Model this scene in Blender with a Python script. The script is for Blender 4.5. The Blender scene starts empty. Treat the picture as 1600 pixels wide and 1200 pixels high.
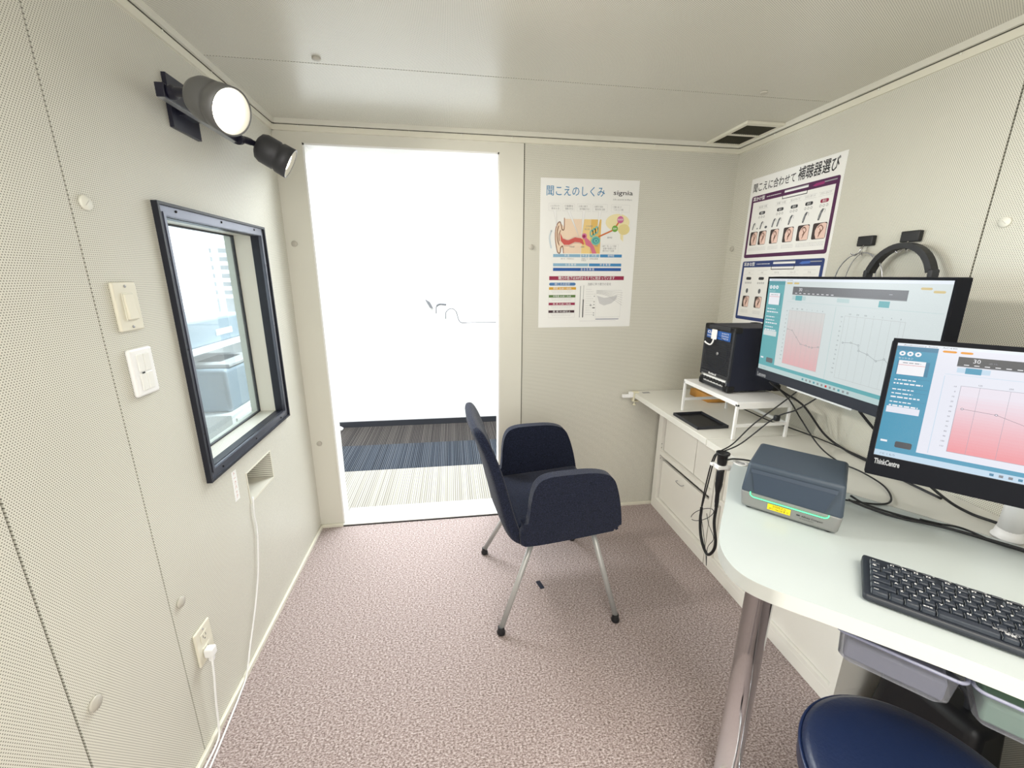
import bpy, bmesh, math, random
from mathutils import Vector, Matrix
random.seed(7)
S = bpy.context.scene
COL = S.collection
pi = math.pi
R_ = math.radians

# ------------------------------------------------------------------ camera
W, D, H = 2.363, 2.183, 2.13
ROT = Matrix(((0.9897371860, 0.0298024281, -0.1397573537),
              (-0.1427366301, 0.2528779309, -0.9569111801),
              (0.0068232738, 0.9670390723, 0.2545365898)))
cam_d = bpy.data.cameras.new('camera')
cam = bpy.data.objects.new('camera', cam_d)
COL.objects.link(cam)
M4 = ROT.to_4x4(); M4.translation = Vector((0.7971, -0.0872, 1.4416))
cam.matrix_world = M4
cam_d.sensor_fit = 'HORIZONTAL'; cam_d.sensor_width = 36.0
cam_d.lens = 643.4464 / 1600 * 36.0
cam_d.clip_start = 0.02
S.camera = cam

# ------------------------------------------------------------------ view + world
S.view_settings.view_transform = 'Standard'
S.view_settings.look = 'None'
S.view_settings.gamma = 1.0
S.view_settings.use_curve_mapping = False
S.view_settings.exposure = 0.40
wd = bpy.data.worlds.new('daylight'); S.world = wd
wd.use_nodes = True
bg = wd.node_tree.nodes['Background']
bg.inputs['Color'].default_value = (0.90, 0.95, 1.0, 1)
bg.inputs['Strength'].default_value = 2.6

def area(name, loc, rot, sx, sy, power, color=(1, 1, 1)):
    l = bpy.data.lights.new(name, 'AREA'); l.shape = 'RECTANGLE'; l.size = sx; l.size_y = sy
    l.energy = power; l.color = color
    o = bpy.data.objects.new(name, l); COL.objects.link(o)
    o.location = loc; o.rotation_euler = rot
    return o
# daylight through the office window west of the corridor, then added unseen fill lamps over the corridor and behind the camera
area('corridor_window_daylight', (-3.9, 3.0, 1.45), (0, R_(-90), 0), 1.7, 1.6, 150, (0.90, 0.96, 1.0))
area('office_window_daylight', (-2.2, 5.9, 1.6), (R_(-90), 0, 0), 3.2, 1.5, 60, (0.93, 0.97, 1.0))
area('corridor_overhead_fill', (0.65, 3.0, 2.44), (0, 0, 0), 1.9, 0.5, 90, (0.93, 0.98, 1.0))  # added unseen lamp that whitens the far corridor wall
area('booth_overhead_fill', (1.50, -0.35, 2.10), (0, 0, 0), 1.4, 0.9, 23, (1.0, 0.94, 0.84))  # added overhead fill for desk, right wall and carpet; no fixture modelled
area('booth_rear_fill', (0.9, -1.05, 1.25), (R_(90), 0, 0), 1.5, 1.7, 17, (0.97, 0.99, 1.0))  # added fill from behind the camera; the rear wall has no doorway

# ------------------------------------------------------------------ materials
def srgb(r, g, b):
    f = lambda c: (c / 255 / 12.92) if c / 255 <= 0.04045 else ((c / 255 + 0.055) / 1.055) ** 2.4
    return (f(r), f(g), f(b), 1)
MATS = {}
def mat(name, col, rough=0.5, metal=0.0, emit=None, es=1.0, coat=0.0, bump=None, spec=0.5, noise=None):
    m = bpy.data.materials.new(name); m.use_nodes = True
    nt = m.node_tree; p = nt.nodes['Principled BSDF']
    c = srgb(*col) if len(col) == 3 else col
    p.inputs['Base Color'].default_value = c
    p.inputs['Roughness'].default_value = rough
    p.inputs['Metallic'].default_value = metal
    p.inputs['Specular IOR Level'].default_value = spec
    if coat: p.inputs['Coat Weight'].default_value = coat
    if emit:
        p.inputs['Emission Color'].default_value = srgb(*emit)
        p.inputs['Emission Strength'].default_value = es
    tc = None
    if bump or noise:
        tc = nt.nodes.new('ShaderNodeTexCoord')
    if noise:
        sc, amt = noise
        n = nt.nodes.new('ShaderNodeTexNoise'); n.inputs['Scale'].default_value = sc; n.inputs['Detail'].default_value = 3
        nt.links.new(tc.outputs['Object'], n.inputs['Vector'])
        mr = nt.nodes.new('ShaderNodeMapRange'); mr.inputs['To Min'].default_value = 1 - amt; mr.inputs['To Max'].default_value = 1 + amt
        mr.inputs['From Min'].default_value = .3; mr.inputs['From Max'].default_value = .7
        nt.links.new(n.outputs['Fac'], mr.inputs['Value'])
        mx = nt.nodes.new('ShaderNodeVectorMath'); mx.operation = 'SCALE'; mx.inputs[0].default_value = c[:3]
        nt.links.new(mr.outputs['Result'], mx.inputs['Scale'])
        nt.links.new(mx.outputs['Vector'], p.inputs['Base Color'])
    if bump:
        sc, st = bump
        n = nt.nodes.new('ShaderNodeTexNoise'); n.inputs['Scale'].default_value = sc; n.inputs['Detail'].default_value = 2
        nt.links.new(tc.outputs['Object'], n.inputs['Vector'])
        b = nt.nodes.new('ShaderNodeBump'); b.inputs['Strength'].default_value = st; b.inputs['Distance'].default_value = 0.002
        nt.links.new(n.outputs['Fac'], b.inputs['Height']); nt.links.new(b.outputs['Normal'], p.inputs['Normal'])
    MATS[name] = m
    return m

def node(nt, typ, **kw):
    n = nt.nodes.new(typ)
    for k, v in kw.items(): setattr(n, k, v)
    return n
def mathn(nt, op, a, b=None, c=None):
    n = nt.nodes.new('ShaderNodeMath'); n.operation = op
    for i, v in enumerate((a, b, c)):
        if v is None: continue
        if isinstance(v, (int, float)): n.inputs[i].default_value = v
        else: nt.links.new(v, n.inputs[i])
    return n.outputs[0]

PANEL = (219, 217, 206)
def perforated(name, ax_a, ax_b, col=PANEL):
    """painted steel panel with staggered round holes 5.3 mm apart"""
    m = bpy.data.materials.new(name); m.use_nodes = True; nt = m.node_tree
    p = nt.nodes['Principled BSDF']; p.inputs['Roughness'].default_value = 0.42
    p.inputs['Specular IOR Level'].default_value = 0.4
    tc = node(nt, 'ShaderNodeTexCoord'); sp = node(nt, 'ShaderNodeSeparateXYZ')
    nt.links.new(tc.outputs['Object'], sp.inputs[0])
    a = mathn(nt, 'DIVIDE', sp.outputs[ax_a], 0.0053); b = mathn(nt, 'DIVIDE', sp.outputs[ax_b], 0.0092)
    def dist(off):
        fa = mathn(nt, 'FRACT', mathn(nt, 'ADD', a, 100 + off)); fb = mathn(nt, 'FRACT', mathn(nt, 'ADD', b, 100 + off))
        xa = mathn(nt, 'MULTIPLY', mathn(nt, 'SUBTRACT', fa, .5), 0.0053); xb = mathn(nt, 'MULTIPLY', mathn(nt, 'SUBTRACT', fb, .5), 0.0092)
        return mathn(nt, 'SQRT', mathn(nt, 'ADD', mathn(nt, 'MULTIPLY', xa, xa), mathn(nt, 'MULTIPLY', xb, xb)))
    d = mathn(nt, 'MINIMUM', dist(0), dist(.5))
    mr = node(nt, 'ShaderNodeMapRange'); mr.inputs['From Min'].default_value = 0.00085; mr.inputs['From Max'].default_value = 0.00135
    nt.links.new(d, mr.inputs['Value'])
    # faint uneven paint
    n = node(nt, 'ShaderNodeTexNoise'); n.inputs['Scale'].default_value = 2.2; n.inputs['Detail'].default_value = 3
    nt.links.new(tc.outputs['Object'], n.inputs['Vector'])
    cr = node(nt, 'ShaderNodeMix', data_type='RGBA')
    c1 = srgb(*col); cr.inputs['A'].default_value = tuple(x * .96 for x in c1[:3]) + (1,); cr.inputs['B'].default_value = tuple(min(1, x * 1.04) for x in c1[:3]) + (1,)
    nt.links.new(n.outputs['Fac'], cr.inputs['Factor'])
    mx = node(nt, 'ShaderNodeMix', data_type='RGBA'); mx.inputs['A'].default_value = srgb(88, 86, 72)
    nt.links.new(mr.outputs['Result'], mx.inputs['Factor']); nt.links.new(cr.outputs['Result'], mx.inputs['B'])
    nt.links.new(mx.outputs['Result'], p.inputs['Base Color'])
    MATS[name] = m
perforated('perf_yz', 1, 2); perforated('perf_xz', 0, 2); perforated('perf_xy', 1, 0)
MATS['perf_xy'].node_tree.nodes['Principled BSDF'].inputs['Roughness'].default_value = .3
mat('panel', PANEL, .45, noise=(2.0, .02))
mat('cove', (226, 223, 208), .4)
mat('gap', (70, 68, 56), .9)
mat('cap', (190, 186, 175), .45); mat('cap_light', (232, 231, 220), .4)

def carpet():
    m = bpy.data.materials.new('carpet'); m.use_nodes = True; nt = m.node_tree
    p = nt.nodes['Principled BSDF']; p.inputs['Roughness'].default_value = .95; p.inputs['Specular IOR Level'].default_value = .1
    p.inputs['Sheen Weight'].default_value = .3
    tc = node(nt, 'ShaderNodeTexCoord')
    mp = node(nt, 'ShaderNodeMapping'); mp.inputs['Scale'].default_value = (1, 1.6, 1)
    nt.links.new(tc.outputs['Object'], mp.inputs['Vector'])
    n = node(nt, 'ShaderNodeTexNoise'); n.inputs['Scale'].default_value = 125; n.inputs['Detail'].default_value = 4; n.inputs['Roughness'].default_value = .8
    nt.links.new(mp.outputs['Vector'], n.inputs['Vector'])
    cr = node(nt, 'ShaderNodeValToRGB'); e = cr.color_ramp.elements
    e[0].position = .36; e[0].color = srgb(88, 74, 70); e[1].position = .64; e[1].color = srgb(214, 203, 202)
    k = e.new(.5); k.color = srgb(160, 143, 139)
    nt.links.new(n.outputs['Fac'], cr.inputs['Fac']); nt.links.new(cr.outputs['Color'], p.inputs['Base Color'])
    b = node(nt, 'ShaderNodeBump'); b.inputs['Strength'].default_value = .5; b.inputs['Distance'].default_value = .003
    nt.links.new(n.outputs['Fac'], b.inputs['Height']); nt.links.new(b.outputs['Normal'], p.inputs['Normal'])
    MATS['carpet'] = m
carpet()
def stripes(name, c0, c1, c2, off):
    m = bpy.data.materials.new(name); m.use_nodes = True; nt = m.node_tree
    p = nt.nodes['Principled BSDF']; p.inputs['Roughness'].default_value = .95; p.inputs['Specular IOR Level'].default_value = .1
    tc = node(nt, 'ShaderNodeTexCoord'); sp = node(nt, 'ShaderNodeSeparateXYZ'); nt.links.new(tc.outputs['Object'], sp.inputs[0])
    def rnd(fq):
        w = node(nt, 'ShaderNodeTexWhiteNoise', noise_dimensions='1D'); nt.links.new(mathn(nt, 'FLOOR', mathn(nt, 'MULTIPLY', mathn(nt, 'ADD', sp.outputs[0], off), fq)), w.inputs['W']); return w.outputs['Value']
    fr_ = mathn(nt, 'FRACT', mathn(nt, 'MULTIPLY', mathn(nt, 'ADD', sp.outputs[0], off), 72)); a_ = rnd(72)
    line = mathn(nt, 'LESS_THAN', fr_, mathn(nt, 'MULTIPLY_ADD', a_, .28, .18))
    fac = mathn(nt, 'ADD', mathn(nt, 'MULTIPLY', line, .70), mathn(nt, 'MULTIPLY', rnd(290), .29))
    cr = node(nt, 'ShaderNodeValToRGB'); cr.color_ramp.interpolation = 'CONSTANT'; e = cr.color_ramp.elements
    e[0].position = 0; e[0].color = srgb(*c0); e[1].position = .15; e[1].color = srgb(*c1); k = e.new(.5); k.color = srgb(*c2)
    nt.links.new(fac, cr.inputs['Fac']); nt.links.new(cr.outputs['Color'], p.inputs['Base Color'])
    MATS[name] = m
stripes('tile_blue', (30, 34, 42), (40, 46, 56), (88, 92, 98), 3.1)
stripes('tile_brown', (34, 31, 32), (46, 42, 42), (92, 88, 84), 5.7)
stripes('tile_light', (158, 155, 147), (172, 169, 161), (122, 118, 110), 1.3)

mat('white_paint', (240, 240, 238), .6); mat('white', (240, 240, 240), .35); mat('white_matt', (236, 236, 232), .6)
mat('worktop_white', (224, 223, 216), .35); mat('desk_white', (190, 198, 198), .28, noise=(3, .015)); mat('desk_edge', (186, 187, 182), .4)
mat('cab_white', (242, 240, 233), .4); mat('cream', (225, 220, 195), .45)
mat('ivory', (224, 220, 203), .35); mat('black', (14, 15, 20), .45); mat('black_gloss', (16, 17, 22), .2)
mat('dark_grey', (38, 40, 46), .5); mat('rubber', (18, 18, 20), .8)
mat('navy_box', (14, 20, 42), .6, bump=(900, .3)); mat('bezel', (42, 45, 54), .5, spec=.25); mat('bezel_dark', (13, 15, 22), .6, spec=.12)
mat('chrome', (225, 225, 228), .08, 1.0); mat('steel', (175, 176, 180), .35, .9); mat('alu', (160, 162, 168), .3, .9)
mat('frame_metal', (104, 106, 116), .32, .85); mat('frame_black', (22, 25, 38), .45)
mat('leg_grey', (176, 176, 174), .35, .25)
mat('fabric', (29, 34, 52), .95, bump=(400, 1.0), spec=.15, noise=(240, .6))
MATS['fabric'].node_tree.nodes['Principled BSDF'].inputs['Sheen Weight'].default_value = .12
mat('leather', (20, 34, 66), .36, bump=(160, .25)); mat('piping', (24, 38, 72), .3)
mat('paper', (238, 238, 236), .5); mat('wood', (196, 140, 62), .5, noise=(18, .12))
mat('lens', (255, 250, 235), .3, emit=(255, 246, 222), es=10); mat('lamp_grey', (112, 112, 112), .4, .35); mat('lamp_inner', (120, 120, 118), .4, .3)
mat('lamp_dark', (66, 66, 70), .45, .3); mat('lamp_black', (26, 26, 44), .4)
mat('slate', (56, 67, 80), .45, bump=(1200, .15)); mat('slate_deep', (46, 58, 74), .5); mat('device_grey', (140, 140, 138), .45, .3, bump=(1200, .15))
mat('green_glow', (90, 230, 150), .4, emit=(60, 235, 140), es=1.3); mat('yellow', (248, 222, 20), .5)
mat('key', (44, 50, 60), .4); mat('key_light', (130, 136, 142), .4); mat('kb_body', (34, 39, 48), .45)
mat('vent_dark', (92, 88, 70), .7, noise=(600, .4))
mat('ink', (36, 36, 42), .6); mat('ink_grey', (150, 150, 152), .6); mat('ink_light', (196, 196, 198), .6); mat('ink_red', (196, 120, 110), .6)
mat('grey_obj', (178, 178, 180), .6); mat('mid_grey', (96, 97, 100), .6); mat('printer_grey', (140, 155, 168), .5); mat('skirt', (44, 46, 52), .5)
for nme, c in dict(p_title=(64, 132, 180), p_blue1=(136, 178, 206), p_blue2=(58, 134, 190), p_blue3=(24, 86, 164), p_maroon=(150, 26, 70), p_yellow=(214, 162, 40),
                   p_green=(88, 122, 60), p_dark=(62, 34, 44), p_pill=(88, 138, 196), p_skin=(238, 214, 190), p_skin2=(224, 178, 152), p_skinline=(182, 128, 106), p_red=(206, 88, 82),
                   p_orange=(228, 188, 104), p_orange2=(238, 208, 140), p_teal=(112, 186, 176), p_teal2=(70, 150, 145), p_pink=(212, 112, 140), p_brain=(238, 226, 178), p_brain2=(228, 212, 150),
                   p_mag=(206, 110, 160), p_lime=(112, 168, 66), p_cord=(206, 110, 48), p_purple=(78, 24, 74), p_navy=(34, 56, 116), p_ear=(234, 202, 190), p_eardark=(206, 156, 138),
                   p_hair=(58, 46, 46), p_aid=(92, 94, 100), p_aid2=(156, 158, 162), p_plum=(150, 40, 110), p_bluepen=(70, 110, 190), p_chart=(206, 206, 208), p_white=(240, 240, 240)).items():
    mat(nme, c, .55)
def screenmat(name, col, s): mat(name, (8, 8, 8), .25, emit=col, es=s)
for pre, k, hazed in (('a', .64, 1), ('b', .65, 0)):  # the wide monitor's palette has reflection haze mixed into its colours
    for nme, c in dict(bg=(236, 238, 250) if not hazed else (222, 232, 232), side=(42, 150, 186) if not hazed else (108, 182, 188), side2=(30, 122, 160) if not hazed else (92, 162, 172),
                       white=(250, 250, 255), dark=(44, 48, 58) if not hazed else (112, 114, 118), mid=(120, 124, 134) if not hazed else (150, 156, 158), line=(158, 158, 174) if not hazed else (196, 200, 200), orange=(240, 160, 40) if not hazed else (222, 200, 140),
                       task=(196, 222, 242) if not hazed else (196, 220, 220),  red=(214, 60, 60), ink=(86, 86, 104) if not hazed else (130, 134, 138), head=(238, 246, 255)).items():
        screenmat('s%s_%s' % (pre, nme), c, k)
    for i in range(20):
        t_ = i / 19; c0, c1 = ((240, 232, 244), (243, 150, 158)) if not hazed else ((222, 222, 220), (236, 188, 190))
        screenmat('s%s_p%d' % (pre, i), tuple(c0[j] + (c1[j] - c0[j]) * t_ for j in range(3)), k)

def glassmat(name, tint, alpha, rough=.03):
    m = bpy.data.materials.new(name); m.use_nodes = True; nt = m.node_tree
    nt.nodes.remove(nt.nodes['Principled BSDF'])
    out = nt.nodes['Material Output']
    t = node(nt, 'ShaderNodeBsdfTransparent'); t.inputs['Color'].default_value = srgb(*tint)
    g = node(nt, 'ShaderNodeBsdfGlossy'); g.inputs['Roughness'].default_value = rough
    d = node(nt, 'ShaderNodeBsdfDiffuse'); d.inputs['Color'].default_value = srgb(*tint)
    fr = node(nt, 'ShaderNodeFresnel'); fr.inputs['IOR'].default_value = 1.5
    m1 = node(nt, 'ShaderNodeMixShader'); m1.inputs[0].default_value = alpha
    nt.links.new(t.outputs[0], m1.inputs[1]); nt.links.new(d.outputs[0], m1.inputs[2])
    ge = node(nt, 'ShaderNodeNewGeometry'); ff = mathn(nt, 'MULTIPLY', fr.outputs[0], mathn(nt, 'SUBTRACT', 1.0, ge.outputs['Backfacing']))
    m2 = node(nt, 'ShaderNodeMixShader'); nt.links.new(ff, m2.inputs[0])
    nt.links.new(m1.outputs[0], m2.inputs[1]); nt.links.new(g.outputs[0], m2.inputs[2])
    nt.links.new(m2.outputs[0], out.inputs['Surface'])
    MATS[name] = m
glassmat('glass', (240, 247, 248), .10)
glassmat('clear_plastic', (226, 227, 234), .18, .12)
glassmat('clear_rim', (190, 192, 214), .5, .15)

# ------------------------------------------------------------------ mesh builder
I4 = Matrix.Identity(4)
class MB:
    def __init__(s): s.v = []; s.f = []; s.m = []; s.sm = []; s.names = []
    def mi(s, name):
        if name not in s.names: s.names.append(name)
        return s.names.index(name)
    def add(s, verts, faces, m, smooth=False, T=None):
        b = len(s.v); k = s.mi(m)
        for v in verts:
            v = Vector(v)
            s.v.append(tuple(T @ v) if T is not None else tuple(v))
        for i, f in enumerate(faces):
            s.f.append(tuple(b + j for j in f)); s.m.append(k)
            s.sm.append(smooth if isinstance(smooth, bool) else smooth[i])
        return s
    def box(s, x0, x1, y0, y1, z0, z1, m, T=None):
        v = [(x0, y0, z0), (x1, y0, z0), (x1, y1, z0), (x0, y1, z0), (x0, y0, z1), (x1, y0, z1), (x1, y1, z1), (x0, y1, z1)]
        f = [(0, 3, 2, 1), (4, 5, 6, 7), (0, 1, 5, 4), (1, 2, 6, 5), (2, 3, 7, 6), (3, 0, 4, 7)]
        return s.add(v, f, m, False, T)
    def rbox(s, x0, x1, y0, y1, z0, z1, m, r=.005, seg=3, T=None, taper=None):
        bm = bmesh.new(); bmesh.ops.create_cube(bm, size=1)
        cx, cy, cz = (x0 + x1) / 2, (y0 + y1) / 2, (z0 + z1) / 2
        for v in bm.verts:
            v.co = Vector((cx + v.co.x * (x1 - x0), cy + v.co.y * (y1 - y0), cz + v.co.z * (z1 - z0)))
            if taper: v.co = Vector(taper(v.co))
        return s.bev(bm, m, r, seg, T)
    def bev(s, bm, m, r, seg, T=None, edges=None):
        bmesh.ops.bevel(bm, geom=edges if edges is not None else bm.edges[:], offset=r, segments=seg, affect='EDGES', profile=.5, clamp_overlap=True)
        bm.normal_update(); ar = sorted((f.calc_area() for f in bm.faces), reverse=True)
        thr = ar[min(5, len(ar) - 1)] * .5
        bm.verts.index_update()
        s.add([v.co[:] for v in bm.verts], [[v.index for v in f.verts] for f in bm.faces], m, [f.calc_area() < thr for f in bm.faces], T)
        bm.free(); return s
    def prism(s, pts, z0, z1, m, r=0, seg=3, T=None, vert_r=False):
        n = len(pts)
        if not r:
            v = [(x, y, z0) for x, y in pts] + [(x, y, z1) for x, y in pts]
            f = [tuple(range(n))[::-1], tuple(range(n, 2 * n))] + [(i, (i + 1) % n, n + (i + 1) % n, n + i) for i in range(n)]
            return s.add(v, f, m, False, T)
        bm = bmesh.new()
        a = [bm.verts.new((x, y, z0)) for x, y in pts]; b = [bm.verts.new((x, y, z1)) for x, y in pts]
        bm.faces.new(a[::-1]); bm.faces.new(b)
        for i in range(n): bm.faces.new((a[i], a[(i + 1) % n], b[(i + 1) % n], b[i]))
        ed = [e for e in bm.edges if abs(e.verts[0].co.z - e.verts[1].co.z) < 1e-7]
        bmesh.ops.bevel(bm, geom=ed, offset=r, segments=seg, affect='EDGES', profile=.5, clamp_overlap=True)
        bm.normal_update(); bm.verts.index_update()
        s.add([v.co[:] for v in bm.verts], [[v.index for v in f.verts] for f in bm.faces], m, [abs(f.normal.z) < .999 for f in bm.faces], T)
        bm.free(); return s
    def tube(s, pts, r, m, n=10, T=None, cap=True, smooth=True):
        pts = [Vector(p) for p in pts]; rr = r if isinstance(r, (list, tuple)) else [r] * len(pts)
        v = []; f = []; prev = None
        for i, p in enumerate(pts):
            t = (pts[min(i + 1, len(pts) - 1)] - pts[max(i - 1, 0)]).normalized()
            if prev is None: a = t.orthogonal().normalized()
            else:
                a = prev - t * prev.dot(t); a = a.normalized() if a.length > 1e-6 else t.orthogonal().normalized()
            prev = a; b = t.cross(a)
            for k in range(n):
                q = 2 * pi * k / n; v.append(p + (a * math.cos(q) + b * math.sin(q)) * rr[i])
        for i in range(len(pts) - 1):
            for k in range(n):
                f.append((i * n + k, i * n + (k + 1) % n, (i + 1) * n + (k + 1) % n, (i + 1) * n + k))
        sm = [smooth] * len(f)
        if cap:
            f.append(tuple(range(n))[::-1]); f.append(tuple((len(pts) - 1) * n + k for k in range(n))); sm += [False, False]
        return s.add(v, f, m, sm, T)
    def lathe(s, prof, m, n=32, T=None, smooth=True, cap=True):
        """prof: (radius, height) about local z"""
        v = []; f = []
        for r, z in prof:
            for k in range(n):
                q = 2 * pi * k / n; v.append((r * math.cos(q), r * math.sin(q), z))
        for i in range(len(prof) - 1):
            for k in range(n):
                f.append((i * n + k, i * n + (k + 1) % n, (i + 1) * n + (k + 1) % n, (i + 1) * n + k))
        sm = [smooth] * len(f)
        if cap and prof[0][0] > 1e-6: f.append(tuple(range(n))[::-1]); sm.append(False)
        if cap and prof[-1][0] > 1e-6: f.append(tuple((len(prof) - 1) * n + k for k in range(n))); sm.append(False)
        return s.add(v, f, m, sm, T)
    def build(s, name, parent=None, **props):
        me = bpy.data.meshes.new(name); me.from_pydata(s.v, [], s.f)
        for n in s.names: me.materials.append(MATS[n])
        me.polygons.foreach_set('material_index', s.m); me.polygons.foreach_set('use_smooth', s.sm)
        me.validate(); me.update()
        o = bpy.data.objects.new(name, me); COL.objects.link(o)
        if parent is not None:
            o.parent = parent
        for k, v in props.items(): o[k] = v
        return o

def axis(o, z, x=None):
    """frame with origin o, local z along z"""
    z = Vector(z).normalized()
    x = Vector(x).normalized() if x is not None else z.orthogonal().normalized()
    y = z.cross(x).normalized(); x = y.cross(z).normalized()
    M = Matrix((x, y, z)).transposed().to_4x4(); M.translation = Vector(o); return M
def rotz(a, o=(0, 0, 0)):
    M = Matrix.Rotation(a, 4, 'Z'); M.translation = Vector(o); return M
def smooth_path(pts, n=8):
    P = [Vector(p) for p in pts]; out = []
    for i in range(len(P) - 1):
        p0 = P[i - 1] if i else P[0] * 2 - P[1]; p1 = P[i]; p2 = P[i + 1]; p3 = P[i + 2] if i + 2 < len(P) else P[-1] * 2 - P[-2]
        for k in range(n):
            t = k / n
            out.append(.5 * ((2 * p1) + (p2 - p0) * t + (2 * p0 - 5 * p1 + 4 * p2 - p3) * t * t + (3 * p1 - p0 - 3 * p2 + p3) * t ** 3))
    out.append(P[-1]); return out
def thing(name, label, cat, loc=(0, 0, 0), group=None, rz=0):
    o = bpy.data.objects.new(name, None); o.empty_display_size = .05; COL.objects.link(o)
    o.location = loc; o.rotation_euler = (0, 0, rz)
    o['label'] = label; o['category'] = cat
    if group: o['group'] = group
    return o
def tag(o, label, cat, group=None):
    o['label'] = label; o['category'] = cat
    if group: o['group'] = group
    return o
def struct(o): o['kind'] = 'structure'; return o

# ------------------------------------------------------------------ flat printing (text and shapes on a sheet)
_tc = {}
def text_geo(body, bold=0.0):
    key = (body, bold)
    if key not in _tc:
        c = bpy.data.curves.new('t', 'FONT'); c.body = body; c.size = 1; c.resolution_u = 2; c.offset = bold
        o = bpy.data.objects.new('t', c); COL.objects.link(o)
        dg = bpy.context.evaluated_depsgraph_get(); dg.update()
        me = bpy.data.meshes.new_from_object(o.evaluated_get(dg))
        vs = [v.co[:] for v in me.vertices]; fs = [tuple(p.vertices) for p in me.polygons]
        bpy.data.objects.remove(o); bpy.data.curves.remove(c); bpy.data.meshes.remove(me)
        _tc[key] = (vs, fs)
    return _tc[key]
class Sheet:
    """printing on a rectangle: T maps (x right, y up, z out) metres; sizes given as fractions u (right), v (down)"""
    def __init__(s, mb, T, w, h, z0=.0004, dz=.00015): s.mb = mb; s.T = T; s.w = w; s.h = h; s.z0 = z0; s.dz = dz
    def P(s, u, v, l): return (u * s.w, -v * s.h, s.z0 + s.dz * l)
    def poly(s, pts, m, l=1):
        s.mb.add([s.P(u, v, l) for u, v in pts], [tuple(range(len(pts)))], m, False, s.T)
    def rect(s, u0, v0, u1, v1, m, l=1): s.poly([(u0, v1), (u1, v1), (u1, v0), (u0, v0)], m, l)
    def rrect(s, u0, v0, u1, v1, m, l=1, r=.01):
        ry = r * s.w / s.h; pts = []
        for cx, cy, a0 in ((u1 - r, v1 - ry, 0), (u0 + r, v1 - ry, 90), (u0 + r, v0 + ry, 180), (u1 - r, v0 + ry, 270)):
            for k in range(5):
                q = R_(a0 + k * 22.5); pts.append((cx + r * math.cos(q), cy + ry * math.sin(q)))
        s.poly(pts[::-1], m, l)
    def frame(s, u0, v0, u1, v1, m, l=1, t=.0012):
        ty = t * s.w / s.h
        s.rect(u0, v0, u1, v0 + ty, m, l); s.rect(u0, v1 - ty, u1, v1, m, l); s.rect(u0, v0 + ty, u0 + t, v1 - ty, m, l); s.rect(u1 - t, v0 + ty, u1, v1 - ty, m, l)
    def disc(s, u, v, r, m, l=1, ry=None, n=20):
        ry = (r * s.w / s.h) if ry is None else ry
        s.poly([(u + r * math.cos(-2 * pi * k / n), v + ry * math.sin(-2 * pi * k / n)) for k in range(n)], m, l)
    def line(s, pts, t, m, l=1):
        """polyline with width t (fraction of width)"""
        P = [Vector((u * s.w, -v * s.h)) for u, v in pts]; t = t * s.w / 2; z = s.z0 + s.dz * l
        for a, b in zip(P, P[1:]):
            if (b - a).length < 1e-7: continue
            d = (b - a).normalized() ; n = Vector((-d.y, d.x)) * t; e = d * t * .6
            s.mb.add([(*(a - e + n), z), (*(a - e - n), z), (*(b + e - n), z), (*(b + e + n), z)], [(0, 1, 2, 3)], m, False, s.T)
    def curve(s, pts, t, m, l=1, n=5):
        s.line([(p.x, p.y) for p in smooth_path([(a, b, 0) for a, b in pts], n)], t, m, l)
    def text(s, body, u, v, h, m, l=2, w=None, bold=0.0, align='l'):
        """v is the baseline, h is the letter height (fraction of sheet height), w optional total width fraction"""
        vs, fs = text_geo(body, bold)
        if not vs: return
        x0 = min(p[0] for p in vs); x1 = max(p[0] for p in vs)
        sc = h * s.h / .72; sx = sc if w is None else w * s.w / (x1 - x0)
        off = -x0 if align == 'l' else (-(x0 + x1) / 2 if align == 'c' else -x1)
        z = s.z0 + s.dz * l
        s.mb.add([(u * s.w + (p[0] + off) * sx, -v * s.h + p[1] * sc, z) for p in vs], fs, m, False, s.T)
    def scribble(s, u0, v, u1, m, l=2, t=.003):
        """a line of print too small to read, as broken dashes"""
        u = u0
        while u < u1:
            k = random.uniform(.006, .02); s.rect(u, v, min(u + k, u1), v + t, m, l); u += k + .004

# ================================================================== ROOM SHELL
def slab(mb, plane, a_rng, b_rng, holes, gaps, d0, d1, m):
    """wall slab on a plane: 'x' -> a=y,b=z ; 'y' -> a=x,b=z ; 'z' -> a=x,b=y. gaps: ('a' or 'b', centre, width)"""
    A = {*a_rng}; B = {*b_rng}; hs = list(holes)
    for ax, c, w in gaps:
        if ax == 'a': hs.append((c - w / 2, c + w / 2, b_rng[0], b_rng[1]))
        else: hs.append((a_rng[0], a_rng[1], c - w / 2, c + w / 2))
    for h in hs: A |= {h[0], h[1]}; B |= {h[2], h[3]}
    A = sorted(a for a in A if a_rng[0] <= a <= a_rng[1]); B = sorted(b for b in B if b_rng[0] <= b <= b_rng[1])
    for i in range(len(A) - 1):
        j = 0
        while j < len(B) - 1:
            def solid(j): 
                ca = (A[i] + A[i + 1]) / 2; cb = (B[j] + B[j + 1]) / 2
                return not any(h[0] < ca < h[1] and h[2] < cb < h[3] for h in hs)
            if not solid(j): j += 1; continue
            k = j
            while k + 1 < len(B) - 1 and solid(k + 1): k += 1
            a0, a1, b0, b1 = A[i], A[i + 1], B[j], B[k + 1]
            if plane == 'x': mb.box(d0, d1, a0, a1, b0, b1, m)
            elif plane == 'y': mb.box(a0, a1, d0, d1, b0, b1, m)
            else: mb.box(a0, a1, b0, b1, d0, d1, m)
            j = k + 1
YB = -1.2
WIN = (1.272, 1.888, .817, 1.602); SLOT = (1.48, 1.69, .58, .70)
m_ = MB()
slab(m_, 'x', (YB, D), (0, 2.2), [WIN, SLOT], [('a', .983, .004), ('a', .684, .005), ('a', -.216, .004)], -.012, 0, 'perf_yz')
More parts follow.
